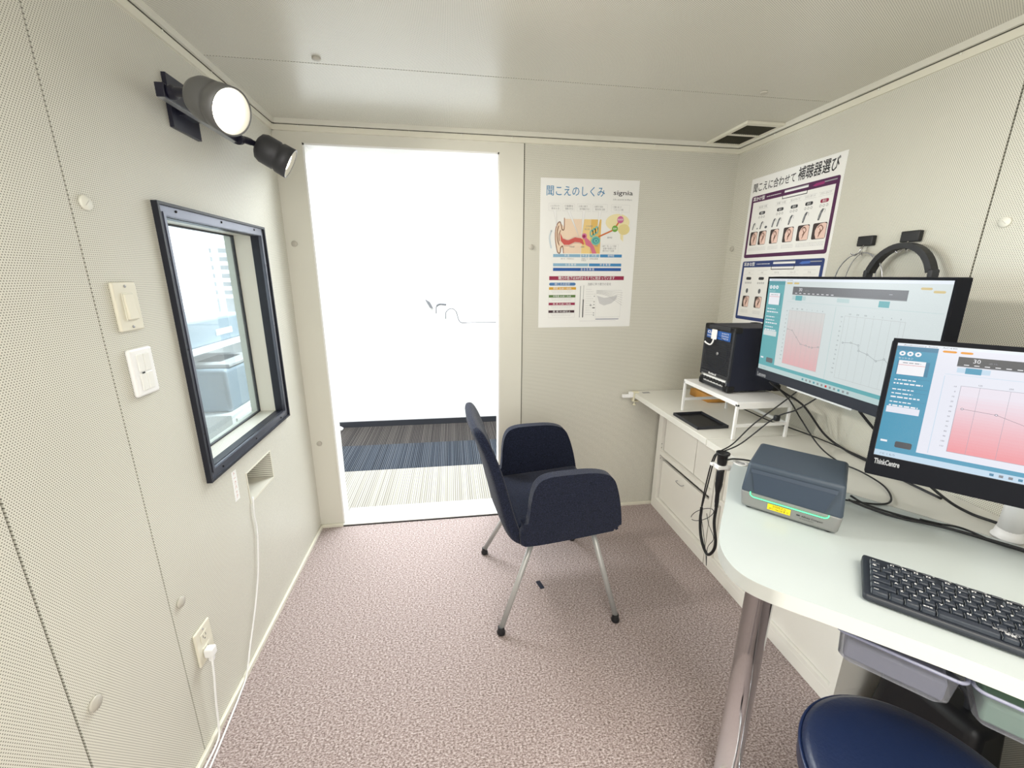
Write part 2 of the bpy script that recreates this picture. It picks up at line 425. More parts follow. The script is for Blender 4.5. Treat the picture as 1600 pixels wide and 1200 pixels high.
slab(m_, 'x', (YB, D + .1), (0, 2.2), [WIN, SLOT], [], -.12, -.012, 'gap')
struct(m_.build('wall_left'))
m_ = MB()
slab(m_, 'x', (YB, D), (0, 2.2), [], [('a', .997, .005), ('a', .095, .004)], W, W + .012, 'perf_yz')
m_.box(W + .012, W + .1, YB, D + .1, 0, 2.2, 'gap')
struct(m_.build('wall_right'))
# back wall: smooth door surround then perforated panel
DL, DR, DT = .1262, 1.0567, 2.0364
m_ = MB()
slab(m_, 'y', (0, 1.182), (0, 2.2), [(DL, DR, 0, DT)], [], D, D + .012, 'panel')
slab(m_, 'y', (1.186, W), (0, 2.2), [], [], D, D + .012, 'perf_xz')
slab(m_, 'y', (0, W), (0, 2.2), [(DL, DR, 0, DT)], [], D + .012, D + .1, 'gap')
struct(m_.build('wall_back'))
m_ = MB(); m_.box(0, W, YB - .05, YB, 0, 2.2, 'perf_xz'); struct(m_.build('wall_front'))
m_ = MB()
slab(m_, 'z', (0, W), (YB, D), [], [('b', 1.612, .004), ('b', .41, .004)], H, H + .012, 'perf_xy')
m_.box(-.1, W + .1, YB - .05, D + .1, H + .012, H + .1, 'gap')
struct(m_.build('ceiling'))
m_ = MB(); m_.box(0, W, YB, D, -.06, 0, 'carpet'); struct(m_.build('floor'))
# door lining and threshold
m_ = MB()
m_.box(DL - .002, DL + .008, D + .001, D + .1, .012, DT, 'white_paint'); m_.box(DR - .008, DR + .002, D + .001, D + .1, .012, DT, 'white_paint')
m_.box(DL - .002, DR + .002, D + .001, D + .1, DT - .008, DT + .002, 'white_paint')
struct(m_.build('door_1'))
m_ = MB(); m_.box(DL, DR, D - .008, D + .17, -.03, .012, 'white_paint'); m_.box(DL, DR, D - .011, D - .008, -.03, .006, 'rubber')
struct(m_.build('trim_4'))
# coves at the ceiling: upper flat and lower lip with screw heads
def cove(name, a, b, n):
    a = Vector(a); b = Vector(b); n = Vector(n); L = (b - a).length; d = (b - a).normalized()
    T = Matrix((d, n, Vector((0, 0, 1)))).transposed().to_4x4(); T.translation = a
    m = MB()
    m.box(0, L, 0, .010, 2.083, 2.108, 'cove', T); m.box(0, L, 0, .022, 2.1095, H + .001, 'panel', T)
    m.box(0, L, 0, .012, 2.107, 2.1095, 'gap', T)
    k = .12
    while k < L:
        m.lathe([(.004, 0), (.004, .0025), (.002, .0035), (0, .0035)], 'cap_light', 10, T @ axis((k, .010, 2.103), (0, 1, 0))); k += .25
    struct(m.build(name))
cove('trim_1', (0, YB, 0), (0, D, 0), (1, 0, 0)); cove('trim_2', (0, D, 0), (W, D, 0), (0, -1, 0)); cove('trim_3', (W, YB, 0), (W, D, 0), (-1, 0, 0))
def base(name, x0, x1, y0, y1):
    m = MB(); m.rbox(x0, x1, y0, y1, -.005, .018, 'cove', .003, 2); struct(m.build(name))
base('baseboard_left', 0, .012, YB, D); base('baseboard_back', DR, W, D - .012, D); base('baseboard_right', W - .012, W, YB, D)
m_ = MB(); m_.rbox(0, DL, D - .012, D, -.005, .018, 'cove', .003, 2); struct(m_.build('baseboard_back'))
m_ = MB(); m_.box(1.182, 1.186, D - .0006, D + .011, .02, 2.083, 'gap'); struct(m_.build('trim_5'))

# ------------------------------------------------------------------ window in the left wall
win = thing('window_1', '', 'window'); del win['label']; del win['category']; win['kind'] = 'structure'
a0, a1, b0, b1 = 1.245, 1.915, .790, 1.630
m_ = MB()
def ring(m, x0, x1, y0, y1, z0, z1, t, mt):
    m.box(x0, x1, y0, y0 + t, z0, z1, mt); m.box(x0, x1, y1 - t, y1, z0, z1, mt)
    m.box(x0, x1, y0 + t, y1 - t, z0, z0 + t, mt); m.box(x0, x1, y0 + t, y1 - t, z1 - t, z1, mt)
ring(m_, 0, .009, a0, a1, b0, b1, .034, 'frame_metal')
ring(m_, 0, .016, a0 - .003, a1 + .003, b0 - .003, b1 + .003, .008, 'frame_black')
ring(m_, -.01, .012, a0 + .022, a1 - .022, b0 + .022, b1 - .022, .010, 'frame_metal')
ring(m_, -.03, .0, a0 + .024, a1 - .024, b0 + .024, b1 - .024, .012, 'frame_black')
for y in (1.33, 1.58, 1.83):
    for z in (b0 + .015, b1 - .015): m_.lathe([(.004, 0), (.003, .0025), (0, .003)], 'black', 10, axis((.009, y, z), (1, 0, 0)))
for z in (.95, 1.22, 1.48):
    for y in (a0 + .015, a1 - .015): m_.lathe([(.004, 0), (.003, .0025), (0, .003)], 'black', 10, axis((.009, y, z), (1, 0, 0)))
struct(m_.build('window_frame', win))
m_ = MB(); ring(m_, -.135, -.0125, WIN[0] - .0, WIN[1] + .0, WIN[2], WIN[3], .006, 'panel')
m_.box(-.125, -.02, WIN[0] + .006, WIN[1] - .006, WIN[2] + .006, WIN[2] + .0075, 'perf_xy')
struct(m_.build('window_lining', win))
m_ = MB(); m_.box(-.104, -.100, WIN[0] + .006, WIN[1] - .006, WIN[2] + .006, WIN[3] - .006, 'glass'); ring(m_, -.108, -.096, WIN[0] + .004, WIN[1] - .004, WIN[2] + .004, WIN[3] - .004, .008, 'dark_grey')
struct(m_.build('window_pane', win))
m_ = MB()
m_.box(-.16, -.118, SLOT[0] - .01, SLOT[1] + .01, SLOT[2] - .01, SLOT[3] + .01, 'perf_yz')
ring(m_, -.12, .0012, SLOT[0] - .001, SLOT[1] + .001, SLOT[2] - .001, SLOT[3] + .001, .0025, 'perf_yz')
ring(m_, 0, .002, SLOT[0] - .004, SLOT[1] + .004, SLOT[2] - .004, SLOT[3] + .004, .004, 'cove')
struct(m_.build('trim_6'))

# ------------------------------------------------------------------ corridor and office outside the booth
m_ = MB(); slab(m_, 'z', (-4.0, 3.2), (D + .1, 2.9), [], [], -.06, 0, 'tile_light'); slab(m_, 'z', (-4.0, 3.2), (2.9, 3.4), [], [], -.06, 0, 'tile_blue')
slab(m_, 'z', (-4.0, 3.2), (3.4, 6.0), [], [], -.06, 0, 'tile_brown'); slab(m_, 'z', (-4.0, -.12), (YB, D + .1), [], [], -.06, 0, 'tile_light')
struct(m_.build('floor'))
m_ = MB(); m_.box(-.33, 3.2, 3.88, 3.98, 0, 2.5, 'white_paint'); struct(m_.build('wall_corridor'))
m_ = MB(); m_.box(-.332, 3.2, 3.868, 3.88, 0, .055, 'skirt'); struct(m_.build('baseboard_corridor'))
m_ = MB(); m_.box(3.2, 3.3, D + .1, 3.98, 0, 2.5, 'white_paint'); m_.box(-4.05, 3.3, D + .1, 6.1, 2.5, 2.6, 'white_paint'); m_.box(-4.05, -.12, YB - .1, D + .1, 2.5, 2.6, 'white_paint')
m_.box(-4.1, -.12, YB - .15, YB - .1, 0, 2.5, 'white_paint'); struct(m_.build('wall_corridor_end'))
m_ = MB(); slab(m_, 'y', (-4.05, -.33), (0, 2.5), [(-3.9, -.6, .85, 2.35)], [], 6.0, 6.1, 'white_paint'); m_.box(-.43, -.33, 3.98, 6.0, 0, 2.5, 'white_paint')
struct(m_.build('wall_office_back'))
m_ = MB(); slab(m_, 'x', (YB - .1, 6.1), (0, 2.5), [(2.1, 4.0, .6, 2.3)], [], -4.15, -4.05, 'white_paint'); struct(m_.build('wall_office_left'))
w2 = thing('window_2', '', 'x'); del w2['label']; del w2['category']; w2['kind'] = 'structure'
m_ = MB()
for x in (-3.9, -3.08, -2.26, -1.44, -.64): m_.box(x, x + .05, 6.0, 6.06, .85, 2.35, 'white')
m_.box(-3.895, -.605, 6.006, 6.054, .851, .9, 'white'); m_.box(-3.895, -.605, 6.006, 6.054, 2.3, 2.349, 'white'); m_.box(-3.895, -.605, 6.006, 6.054, 1.55, 1.59, 'white')
struct(m_.build('window_frame', w2))
# white louvre rails of the building opposite, seen through the window
b2 = thing('building_rail', 'pale louvred balcony rail of the building outside, seen through the booth window', 'railing', (-2.5, 7.4, 0))
m_ = MB()
for k in range(9): m_.box(-.9, 1.9, 0, .05, 1.05 + k * .13, 1.11 + k * .13, 'white_matt')
m_.build('slat', b2)
m_ = MB()
for x in (-.9, 0, .95, 1.85): m_.box(x, x + .06, .05, .1, 0, 2.25, 'white_matt')
m_.build('post', b2)
m_ = MB(); m_.box(-3.2, -.35, 7.8, 8.4, 0, 1.9, 'grey_obj'); m_.box(-1.6, -.9, 7.75, 7.8, .9, 1.7, 'printer_grey'); m_.box(-2.9, -2.1, 7.75, 7.8, .9, 1.7, 'printer_grey')
tag(m_.build('building'), 'pale grey building standing outside behind the louvred rail', 'building')
# office furniture just outside the window
sh = thing('office_shelf', 'white drawer cabinet outside the booth window, under the grey printer', 'cabinet', (-.62, 2.55, 0))
m_ = MB(); m_.rbox(-.22, .22, -.33, .40, .0, .70, 'white', .006, 2); m_.build('body', sh)
for k in range(3):
    m_ = MB(); m_.rbox(.216, .228, -.29, .36, .04 + k * .22, .23 + k * .22, 'white_matt', .004, 2); m_.box(.228, .233, -.1, .1, .18 + k * .22, .195 + k * .22, 'grey_obj'); m_.build('drawer', sh)
pr = thing('printer', 'grey-blue printer on the white drawer cabinet outside the window', 'printer', (-.62, 2.52, .70))
m_ = MB(); m_.rbox(-.2, .2, -.25, .22, 0, .24, 'printer_grey', .02, 3); m_.build('body', pr)
m_ = MB(); m_.rbox(-.18, .20, -.2, .18, .24, .262, 'grey_obj', .006, 2); m_.box(.0, .12, -.12, .1, .262, .264, 'dark_grey'); m_.build('paper_cover', pr)
hb = thing('storage_case', 'blue-grey case with a white label on the overhead shelf outside the window', 'box', (-.75, 2.60, 1.055))
m_ = MB(); m_.rbox(-.2, .2, -.4, .36, 0, .14, 'printer_grey', .012, 3); m_.build('body', hb)
m_ = MB(); m_.box(.2, .202, -.1, .08, .04, .075, 'white'); m_.build('label_card', hb)
os_ = thing('overhead_shelf', 'white open shelf board above the printer outside the window', 'shelf', (-.75, 2.6, 0))
m_ = MB(); m_.rbox(-.24, .24, -.5, .5, 1.03, 1.055, 'white', .003, 2); m_.build('board', os_)
for y in (-.48, .46):
    m_ = MB(); m_.box(-.24, .24, y, y + .02, 0, 1.03, 'white'); m_.build('side_panel', os_)
m_ = MB()
for k in range(7):
    yy = 2.93 + k * .012; m_.tube(smooth_path([(-.5, yy - .06, 1.16 - .01 * k), (-.46, yy, 1.12), (-.44 + .01 * k, yy + .03, .95), (-.37, yy + .05 * math.sin(k), .7), (-.38, yy + .02, .45)]), .003, 'grey_obj', 6)
tag(m_.build('cable_bundle'), 'loose grey cables hanging beside the printer outside the window', 'cable')

# faint shapes on the far corridor wall
m_ = MB(); m_.tube(smooth_path([(.74, 3.80, 1.05), (.745, 3.80, 1.11), (.79, 3.80, 1.145), (.835, 3.80, 1.12), (.86, 3.80, 1.04), (.885, 3.80, 1.015), (.93, 3.82, 1.012)]), .005, 'mid_grey', 8)
m_.tube([(.93, 3.82, 1.012), (1.5, 3.85, 1.012)], .004, 'mid_grey', 8); m_.tube([(1.45, 3.85, 1.012), (1.45, 3.88, 1.012)], .004, 'mid_grey', 8)
tag(m_.build('towel_rail'), 'thin pale grey curved rail on the white corridor wall', 'rail')
m_ = MB(); m_.tube(smooth_path([(.655, 3.80, 1.10), (.66, 3.80, 1.16), (.69, 3.80, 1.185), (.745, 3.80, 1.18)]), [.006] * 10 + [.011] * 15, 'mid_grey', 8)
m_.tube([(.745, 3.80, 1.18), (.745, 3.88, 1.18)], .006, 'mid_grey', 8)
tag(m_.build('coat_hook'), 'pale grey curved hook above the thin rail on the corridor wall', 'hook')
m_ = MB(); m_.prism([(.555, 1.23), (.60, 1.20), (.63, 1.14), (.60, 1.15)], -3.88, -3.84, 'mid_grey', 0, T=Matrix(((1, 0, 0, 0), (0, 0, -1, 0), (0, 1, 0, 0), (0, 0, 0, 1))))
tag(m_.build('wall_bracket'), 'small pale grey pointed bracket left of the hook on the corridor wall', 'bracket')
m_ = MB(); m_.lathe([(.035, 0), (.04, .02), (.02, .035), (0, .036)], 'white', 20, rotz(0, (-.30, 3.80, 0)))
tag(m_.build('door_stop'), 'small white round door stop at the far left skirting of the corridor', 'door stop')

# ================================================================== WALL FITTINGS
def cap(p, n, label, mt='cap', r=.014, h=.006):
    m = MB(); T = axis(p, n)
    m.lathe([(r, 0), (r, h * .7), (r * .9, h), (0, h)], mt, 20, T); m.box(-r * .5, r * .5, -.0006, .0006, h, h + .0003, 'cap', T)
    tag(m.build('screw_cap'), label, 'screw cap', 'round screw caps in the panels')
cap((0, 1.021, 1.591), (1, 0, 0), 'white round screw cap on left wall above the light switches', 'cap_light', .016)
cap((0, 1.022, .528), (1, 0, 0), 'grey round screw cap on left wall above the power outlet', r=.016)
cap((0, .726, .533), (1, 0, 0), 'grey round screw cap lowest on the left wall, near the bottom left corner', r=.016)
cap((.040, D, 1.586), (0, -1, 0), 'grey screw cap left of the doorway, the upper one')
cap((.044, D, .527), (0, -1, 0), 'grey screw cap left of the doorway, the lower one')
cap((1.227, D, 1.589), (0, -1, 0), 'grey screw cap on back wall left of the ear chart')
cap((W, 2.136, 1.594), (-1, 0, 0), 'brown-grey screw cap on right wall left of the hearing aid poster')
cap((W, .949, 1.598), (-1, 0, 0), 'white screw cap on right wall right of the headphone hooks', 'cap_light')
cap((.381, 1.572, H), (0, 0, -1), 'grey screw cap on the ceiling above the spotlights')
cap((2.008, 1.57, H), (0, 0, -1), 'grey screw cap on the ceiling beside the vent')

def wall_T(y, z, x=0.0): # local x -> +y (viewer's right on the left wall), local y -> up, local z -> +x
    return Matrix(((0, 0, 1, x), (1, 0, 0, y), (0, 1, 0, z), (0, 0, 0, 1)))
sw = thing('light_switch', 'ivory rocker light switch with two screws, the upper of two on left wall', 'light switch', (0, 1.069, 1.361))
T = wall_T(0, 0)
m_ = MB(); m_.rbox(-.039, .039, -.059, .059, 0, .009, 'ivory', .004, 3, T); m_.build('cover_plate', sw)
m_ = MB(); m_.rbox(-.018, .018, -.034, .034, .009, .011, 'cove', .001, 1, T); m_.rbox(-.0155, .0155, -.031, .031, .010, .015, 'ivory', .002, 2, T, taper=lambda c: (c.x, c.y, c.z + (.003 if c.z > .012 and c.y < 0 else 0))); m_.build('rocker', sw)
for z in (-.049, .049):
    m_ = MB(); m_.lathe([(.0035, .009), (.003, .0108), (0, .011)], 'steel', 12, T @ Matrix.Translation((0, z, 0))); m_.build('screw', sw)
sw = thing('light_switch', 'white two-gang switch with rounded frame, below the ivory switch', 'light switch', (0, 1.070, 1.197))
m_ = MB(); m_.rbox(-.040, .040, -.061, .061, 0, .013, 'white', .008, 4, T); m_.build('cover_plate', sw)
m_ = MB()
for z0, z1 in ((-.046, -.002), (.002, .046)):
    for x0, x1 in ((-.021, -.001), (.001, .021)): m_.rbox(x0, x1, z0, z1, .012, .0155, 'white_matt', .0015, 2, T)
m_.box(-.016, -.006, -.003, .001, .0155, .0158, 'black', T); m_.build('switch_buttons', sw)
ol = thing('power_outlet', 'ivory double socket on lower left wall with white plug in it', 'socket', (0, 1.072, .332))
m_ = MB(); m_.rbox(-.039, .039, -.060, .060, 0, .008, 'ivory', .004, 3, T); m_.build('cover_plate', ol)
for z in (.024, -.022):
    m_ = MB(); m_.rbox(-.017, .017, z - .015, z + .015, .008, .0095, 'ivory', .003, 2, T)
    for x in (-.0065, .0065): m_.box(x - .001, x + .001, z - .001, z + .008, .0095, .0098, 'ink', T)
    m_.lathe([(.0025, .0095), (.0025, .0098)], 'ink', 10, T @ Matrix.Translation((0, z - .007, 0))); m_.build('socket', ol)
for z in (-.05, .05):
    m_ = MB(); m_.lathe([(.003, .008), (.0025, .0098), (0, .010)], 'steel', 12, T @ Matrix.Translation((0, z, 0))); m_.build('screw', ol)
pc = thing('power_cable', 'white plug and cord hanging from the ivory socket to the floor', 'cable', (0, 1.062, .305))
m_ = MB(); m_.rbox(.0098, .036, -.013, .013, -.014, .016, 'white', .005, 3); m_.rbox(.016, .030, -.007, .007, -.034, -.012, 'white', .004, 3); m_.build('plug', pc)
m_ = MB(); m_.tube(smooth_path([(.023, 0, -.03), (.024, -.01, -.09), (.020, -.02, -.18), (.018, -.028, -.26), (.022, -.05, -.296), (.022, -.13, -.302), (.020, -.30, -.302), (.022, -.6, -.302)]), .0032, 'white', 8); m_.build('cord', pc)
m_ = MB(); m_.tube(smooth_path([(.003, 1.490, .596), (.007, 1.482, .590), (.008, 1.478, .575), (.007, 1.472, .53), (.007, 1.474, .46), (.008, 1.45, .37), (.008, 1.42, .285), (.010, 1.36, .19), (.012, 1.28, .09), (.016, 1.22, .022), (.018, 1.16, .006), (.026, 1.07, .004), (.036, .95, .004), (.05, .75, .004)]), .0030, 'white', 8)
tag(m_.build('white_cable'), 'thin white cable hanging from the wall recess down to the carpet', 'cable')
m_ = MB(); T = wall_T(1.397, .696) @ Matrix.Rotation(R_(-2), 4, 'Z')
m_.box(-.016, .016, -.057, .057, 0, .0006, 'paper', T); s_ = Sheet(m_, T @ Matrix.Translation((-.016, .057, 0)), .032, .114, .0007)
for k, c in enumerate('トークバック'): s_.text(c, .5, .14 + k * .155, .10, 'ink_red', 1, align='c')
tag(m_.build('paper_label'), 'faded strip label with red characters below the window on the left wall', 'label')

# ceiling vent
vt = thing('ceiling_vent', 'cream ceiling vent with two dark grilles in the right back corner', 'vent', (2.25, 2.012, H))
m_ = MB()
for a in ((-.10, .10, -.165, -.135), (-.10, .10, .135, .165), (-.10, -.078, -.135, .135), (.078, .10, -.135, .135), (-.078, .078, -.008, .008)): m_.rbox(a[0], a[1], a[2], a[3], -.012, 0, 'cove', .002, 2)
m_.build('frame', vt)
for y in (-.0715, .0715):
    m_ = MB(); m_.box(-.079, .079, y - .0645, y + .0645, -.006, -.004, 'vent_dark')
    for k in range(16): x = -.076 + k * .0101; m_.box(x, x + .0015, y - .064, y + .064, -.0095, -.006, 'gap')
    m_.build('grille', vt)

# ------------------------------------------------------------------ wall spotlights
rl = thing('light_rail', 'black wall-mounted rail bracket carrying the two spotlights', 'rail', (0, 1.45, 1.91))
m_ = MB(); m_.rbox(.0, .012, -.055, .085, -.055, .085, 'lamp_black', .001, 2); m_.box(.012, .046, -.02, .05, -.012, .010, 'lamp_black'); m_.build('mounting_plate', rl)
m_ = MB(); m_.rbox(.044, .066, -.175, .235, -.018, .016, 'lamp_black', .0015, 2); m_.box(.046, .064, -.174, .233, -.0195, -.018, 'alu'); m_.build('rail', rl)
m_ = MB(); m_.lathe([(.006, 0), (.006, .004), (0, .006)], 'steel', 12, axis((.066, -.07, -.005), (1, 0, 0))); m_.build('screw', rl)
def spot(label, anchor, back, lens, power, shade):
    anchor, back, lens = Vector(anchor), Vector(back), Vector(lens); d = (lens - back).normalized(); L = (lens - back).length
    t = thing('spotlight', label, 'lamp', anchor)
    o = anchor
    T = axis(back - o, d)
    m = MB(); m.lathe([(0, 0), (.030, .003), (.046, .012), (.053, .028), (.054, L * .58), (.050, L * .62), (.056, L * .68), (.058, L), (.054, L), (.0538, L - .004)], shade, 40, T, cap=False)
    m.build('lamp_head', t)
    m = MB(); m.lathe([(.042, L - .026), (.048, L - .014), (.0535, L - .001)], 'lamp_inner', 36, T, cap=False); m.build('reflector', t)
    m = MB(); m.lathe([(0, L - .006), (.030, L - .010), (.0425, L - .025)][::-1], 'lens', 36, T, cap=False); m.build('lens', t)
    m = MB(); mid = (back - o) * .45 + Vector((.0, 0, .004)); m.tube(smooth_path([(0, 0, 0), mid, back - o + d * .01]), [.017] * 4 + [.012] * 8 + [.010] * 5, 'lamp_black', 14); m.build('arm', t)
    l = bpy.data.lights.new('bulb', 'SPOT'); l.energy = power; l.spot_size = R_(115); l.spot_blend = .8; l.shadow_soft_size = .05; l.color = (1, .96, .88)
    lo = bpy.data.objects.new('bulb', l); COL.objects.link(lo); lo.parent = t
    q = axis(back - o + d * (L + .004), -d); lo.matrix_local = q
spot('lit grey spotlight facing the camera, the nearer on the wall rail', (.066, 1.30, 1.91), (.150, 1.258, 1.893), (.250, 1.215, 1.846), 27, 'lamp_grey')
spot('lit grey spotlight pointing down to the right, nearer the doorway', (.066, 1.66, 1.90), (.082, 1.775, 1.918), (.190, 1.800, 1.858), 27, 'lamp_dark')

# ------------------------------------------------------------------ poster 1 on the back wall
def sheet_obj(name, T, w, h): 
    m = MB(); m.box(0, w, -h, 0, 0, .0006, 'paper', T); return m, Sheet(m, T, w, h, .0007)
ang = R_(.8)
T = Matrix(((1, 0, 0, 1.270), (0, 0, -1, D - .0006), (0, 1, 0, 1.930), (0, 0, 0, 1))) @ Matrix.Rotation(R_(.35), 4, 'Z')
m_, p = sheet_obj('poster', T, .538, .77)
p.text('聞こえのしくみ', .06, .104, .050, 'p_title', w=.585, bold=.004)
p.text('signia', .735, .094, .030, 'ink', w=.20, bold=.006)
p.text('Life sounds brilliant.', .735, .128, .010, 'ink_grey', w=.20)
for (u0, u1, tu, tv, a, b) in ((.085, .205, .17, .31, 'ことばなどの', '音が入る'), (.225, .345, .40, .37, '①鼓膜を', '　振動させる'), (.37, .508, .43, .37, '②耳小骨で', '音が増幅される'), (.53, .68, .585, .35, '③蝸牛で音を', '電気信号に変換'), (.72, .912, .83, .235, '⑤「聴覚野」へ届くことで', '「ことば」として認識')):
    p.frame(u0, .157, u1, .205, 'ink_light', 3); c = (u0 + u1) / 2
    p.poly([(c - .012, .2035), (tu, tv), (c + .014, .2035)], 'p_white', 6); p.line([(c - .012, .205), (tu, tv), (c + .014, .205)], .0015, 'ink_light', 7)
    p.text(a, u0 + .015, .178, .010, 'ink_grey', 4, w=min(.09, u1 - u0 - .03)); p.text(b, u0 + .025, .195, .010, 'ink_grey', 4, w=min(.10, u1 - u0 - .04))
p.rect(.245, .255, .425, .482, 'p_skin', 1); p.rect(.425, .255, .51, .482, 'p_orange2', 1); p.rect(.51, .255, .625, .482, 'p_orange', 1)
for u in (.425, .513): p.rect(u, .255, u + .003, .482, 'p_white', 2)
p.poly([(.19, .275), (.165, .30), (.15, .35), (.155, .40), (.165, .44), (.185, .475), (.205, .48), (.22, .45), (.25, .43), (.25, .33), (.235, .30)][::-1], 'p_skin', 2)
p.curve([(.245, .25), (.245, .32), (.225, .325), (.215, .30), (.20, .275), (.175, .29), (.158, .33), (.158, .39), (.17, .435), (.185, .475), (.21, .478), (.215, .445), (.235, .435), (.245, .48)], .008, 'p_skinline', 4)
p.curve([(.19, .30), (.175, .34), (.18, .39), (.20, .43)], .012, 'p_skin2', 3); p.curve([(.21, .33), (.195, .36), (.20, .40)], .008, 'p_skinline', 4)
p.poly([(.205, .345), (.235, .385), (.29, .395), (.36, .375), (.42, .380), (.455, .395), (.452, .425), (.41, .408), (.36, .405), (.30, .425), (.25, .425), (.215, .40)][::-1], 'p_red', 5)
p.curve([(.235, .382), (.29, .392), (.36, .371), (.43, .378)], .006, 'p_ear', 6); p.curve([(.24, .43), (.30, .430), (.36, .410), (.42, .415)], .006, 'p_ear', 6)
p.poly([(.44, .375), (.47, .372), (.52, .40), (.56, .435), (.59, .482), (.545, .482), (.52, .44), (.475, .425), (.45, .41)][::-1], 'p_pink', 6)
p.disc(.455, .365, .026, 'p_mag', 7); p.disc(.452, .367, .015, 'p_maroon', 8); p.poly([(.44, .39), (.455, .385), (.475, .425), (.455, .42)][::-1], 'p_orange', 8)
p.disc(.575, .395, .048, 'p_teal', 6, ry=.030); p.disc(.575, .395, .034, 'p_teal2', 7, ry=.020); p.disc(.578, .396, .024, 'p_teal', 8, ry=.014); p.disc(.58, .396, .006, 'p_navy', 9)
for k in range(3): p.disc(.53 + .025 * k, .348 - .012 * k, .020, 'p_teal', 6, ry=.026); p.disc(.53 + .025 * k, .348 - .012 * k, .010, 'p_orange', 7, ry=.014)
p.disc(.795, .272, .125, 'p_brain', 2, ry=.056, n=30); p.disc(.865, .318, .062, 'p_brain2', 3, ry=.036); p.poly([(.83, .33), (.86, .33), (.865, .40), (.835, .38)][::-1], 'p_brain', 2)
p.line([(.605, .368), (.745, .325)], .014, 'p_cord', 8); p.line([(.77, .31), (.815, .26)], .014, 'p_cord', 8)
p.disc(.770, .314, .031, 'p_lime', 9); p.disc(.822, .254, .034, 'p_mag', 9)
p.text('脳幹', .770, .3185, .010, 'p_white', 11, align='c'); p.text('聴覚野', .822, .259, .010, 'p_white', 11, align='c')
p.frame(.632, .418, .82, .478, 'ink_light', 3); p.text('④脳で「音」として認識', .645, .436, .010, 'ink_grey', 4, w=.15); p.text('言葉や音楽などを', .655, .452, .010, 'ink_grey', 4, w=.14); p.text('聞き分けて認識', .655, .468, .010, 'ink_grey', 4, w=.12)
for k in range(4): p.curve([(.125 - .004 * k, .33), (.105 - .004 * k, .38), (.125 - .004 * k, .45)], .0012, 'p_blue1', 2)
for t_, u, v in (('外耳道', .33, .442), ('鼓膜', .44, .442), ('耳管', .585, .435), ('耳小骨', .48, .325), ('三半規管', .50, .305), ('聴神経', .72, .378), ('音', .115, .34)): p.text(t_, u, v, .009, 'ink_grey', 9, align='c')
for u0, u1, v0, v1, c, t_ in ((.14, .423, .487, .507, 'p_blue1', '外 耳'), (.43, .507, .487, .507, 'p_blue1', '中 耳'), (.514, .622, .487, .507, 'p_blue1', '内 耳'), (.63, .862, .487, .507, 'p_blue2', '聴神経'),
                              (.142, .508, .549, .569, 'p_blue1', '伝 音 難 聴'), (.516, .862, .549, .569, 'p_blue2', '感 音 難 聴'), (.142, .862, .580, .601, 'p_blue3', '混 合 性 難 聴'), (.105, .90, .637, .664, 'p_maroon', '')):
    p.rect(u0, v0, u1, v1, c, 1)
    if t_: p.text(t_, (u0 + u1) / 2, v1 - .005, .012, 'p_white', 3, align='c')
p.text('聴力の低下は30代からすでに始まっています', .50, .658, .017, 'p_white', 3, w=.60, align='c', bold=.01)
p.text('耳かき・外耳炎など', .22, .522, .008, 'ink_grey', 3, w=.14); p.text('鼓膜に穴', .435, .522, .008, 'ink_grey', 3, w=.07); p.text('中耳炎', .435, .534, .008, 'ink_grey', 3, w=.05); p.text('突発性難聴', .52, .522, .008, 'ink_grey', 3, w=.09)
p.rrect(.105, .681, .385, .703, 'p_pill', 1, .018); p.text('聞こえの目安', .245, .699, .014, 'p_white', 3, align='c', w=.16)
for k, (c, t_) in enumerate((('p_yellow', '軽度 26dB～40dB'), ('p_green', '中等度 41dB～70dB'), ('p_maroon', '高 度 71dB～90dB'), ('p_dark', '重 度 91dB以上'))):
    v = .713 + k * .0545; p.rect(.105, v, .390 - k * .003, v + .018, c, 2); p.text(t_, .245, v + .0145, .011, 'p_white', 4, align='c', w=.19)
    p.scribble(.13, v + .026, .36, 'ink_light', 2, .0022); p.scribble(.14, v + .036, .34, 'ink_light', 2, .0022)
p.frame(.105, .713, .385, .93, 'ink_light', 1); 
p.text('加齢に伴う聴力の変化', .64, .700, .015, 'ink_grey', 3, align='c', w=.25)
p.rect(.435, .705, .442, .93, 'ink_grey', 1); p.rect(.470, .70, .474, .80, 'ink_grey', 1); p.rect(.468, .80, .478, .93, 'ink', 1)
for k in range(12): p.scribble(.50, .728 + k * .0165, .50 + .06 + .02 * (k % 3), 'ink_light', 2, .002)
for v in (.775, .815, .835, .895, .912): p.rect(.585, v, .597, v + .006, 'ink_grey', 2)
p.rect(.575, .858, .602, .864, 'ink', 2); p.disc(.555, .842, .009, 'ink', 2); p.disc(.556, .842, .0045, 'paper', 3)
p.rect(.61, .735, .885, .930, 'p_chart', 1); p.rect(.612, .737, .883, .928, 'paper', 2)
p.poly([(.62, .775), (.70, .79), (.80, .78), (.84, .77), (.83, .80), (.78, .83), (.70, .845), (.65, .83)][::-1], 'p_chart', 3)
for k in range(6): p.curve([(.615, .738 + .004 * k), (.72, .743 + .006 * k), (.80, .747 + .011 * k), (.90, .755 + .018 * k)], .0018, 'ink_grey', 4)
p.rect(.615, .942, .87, .946, 'p_navy', 1); p.scribble(.44, .955, .84, 'ink_light', 1, .002)
tag(m_.build('poster'), 'tall white chart of how hearing works with ear diagram, on the back wall', 'poster')

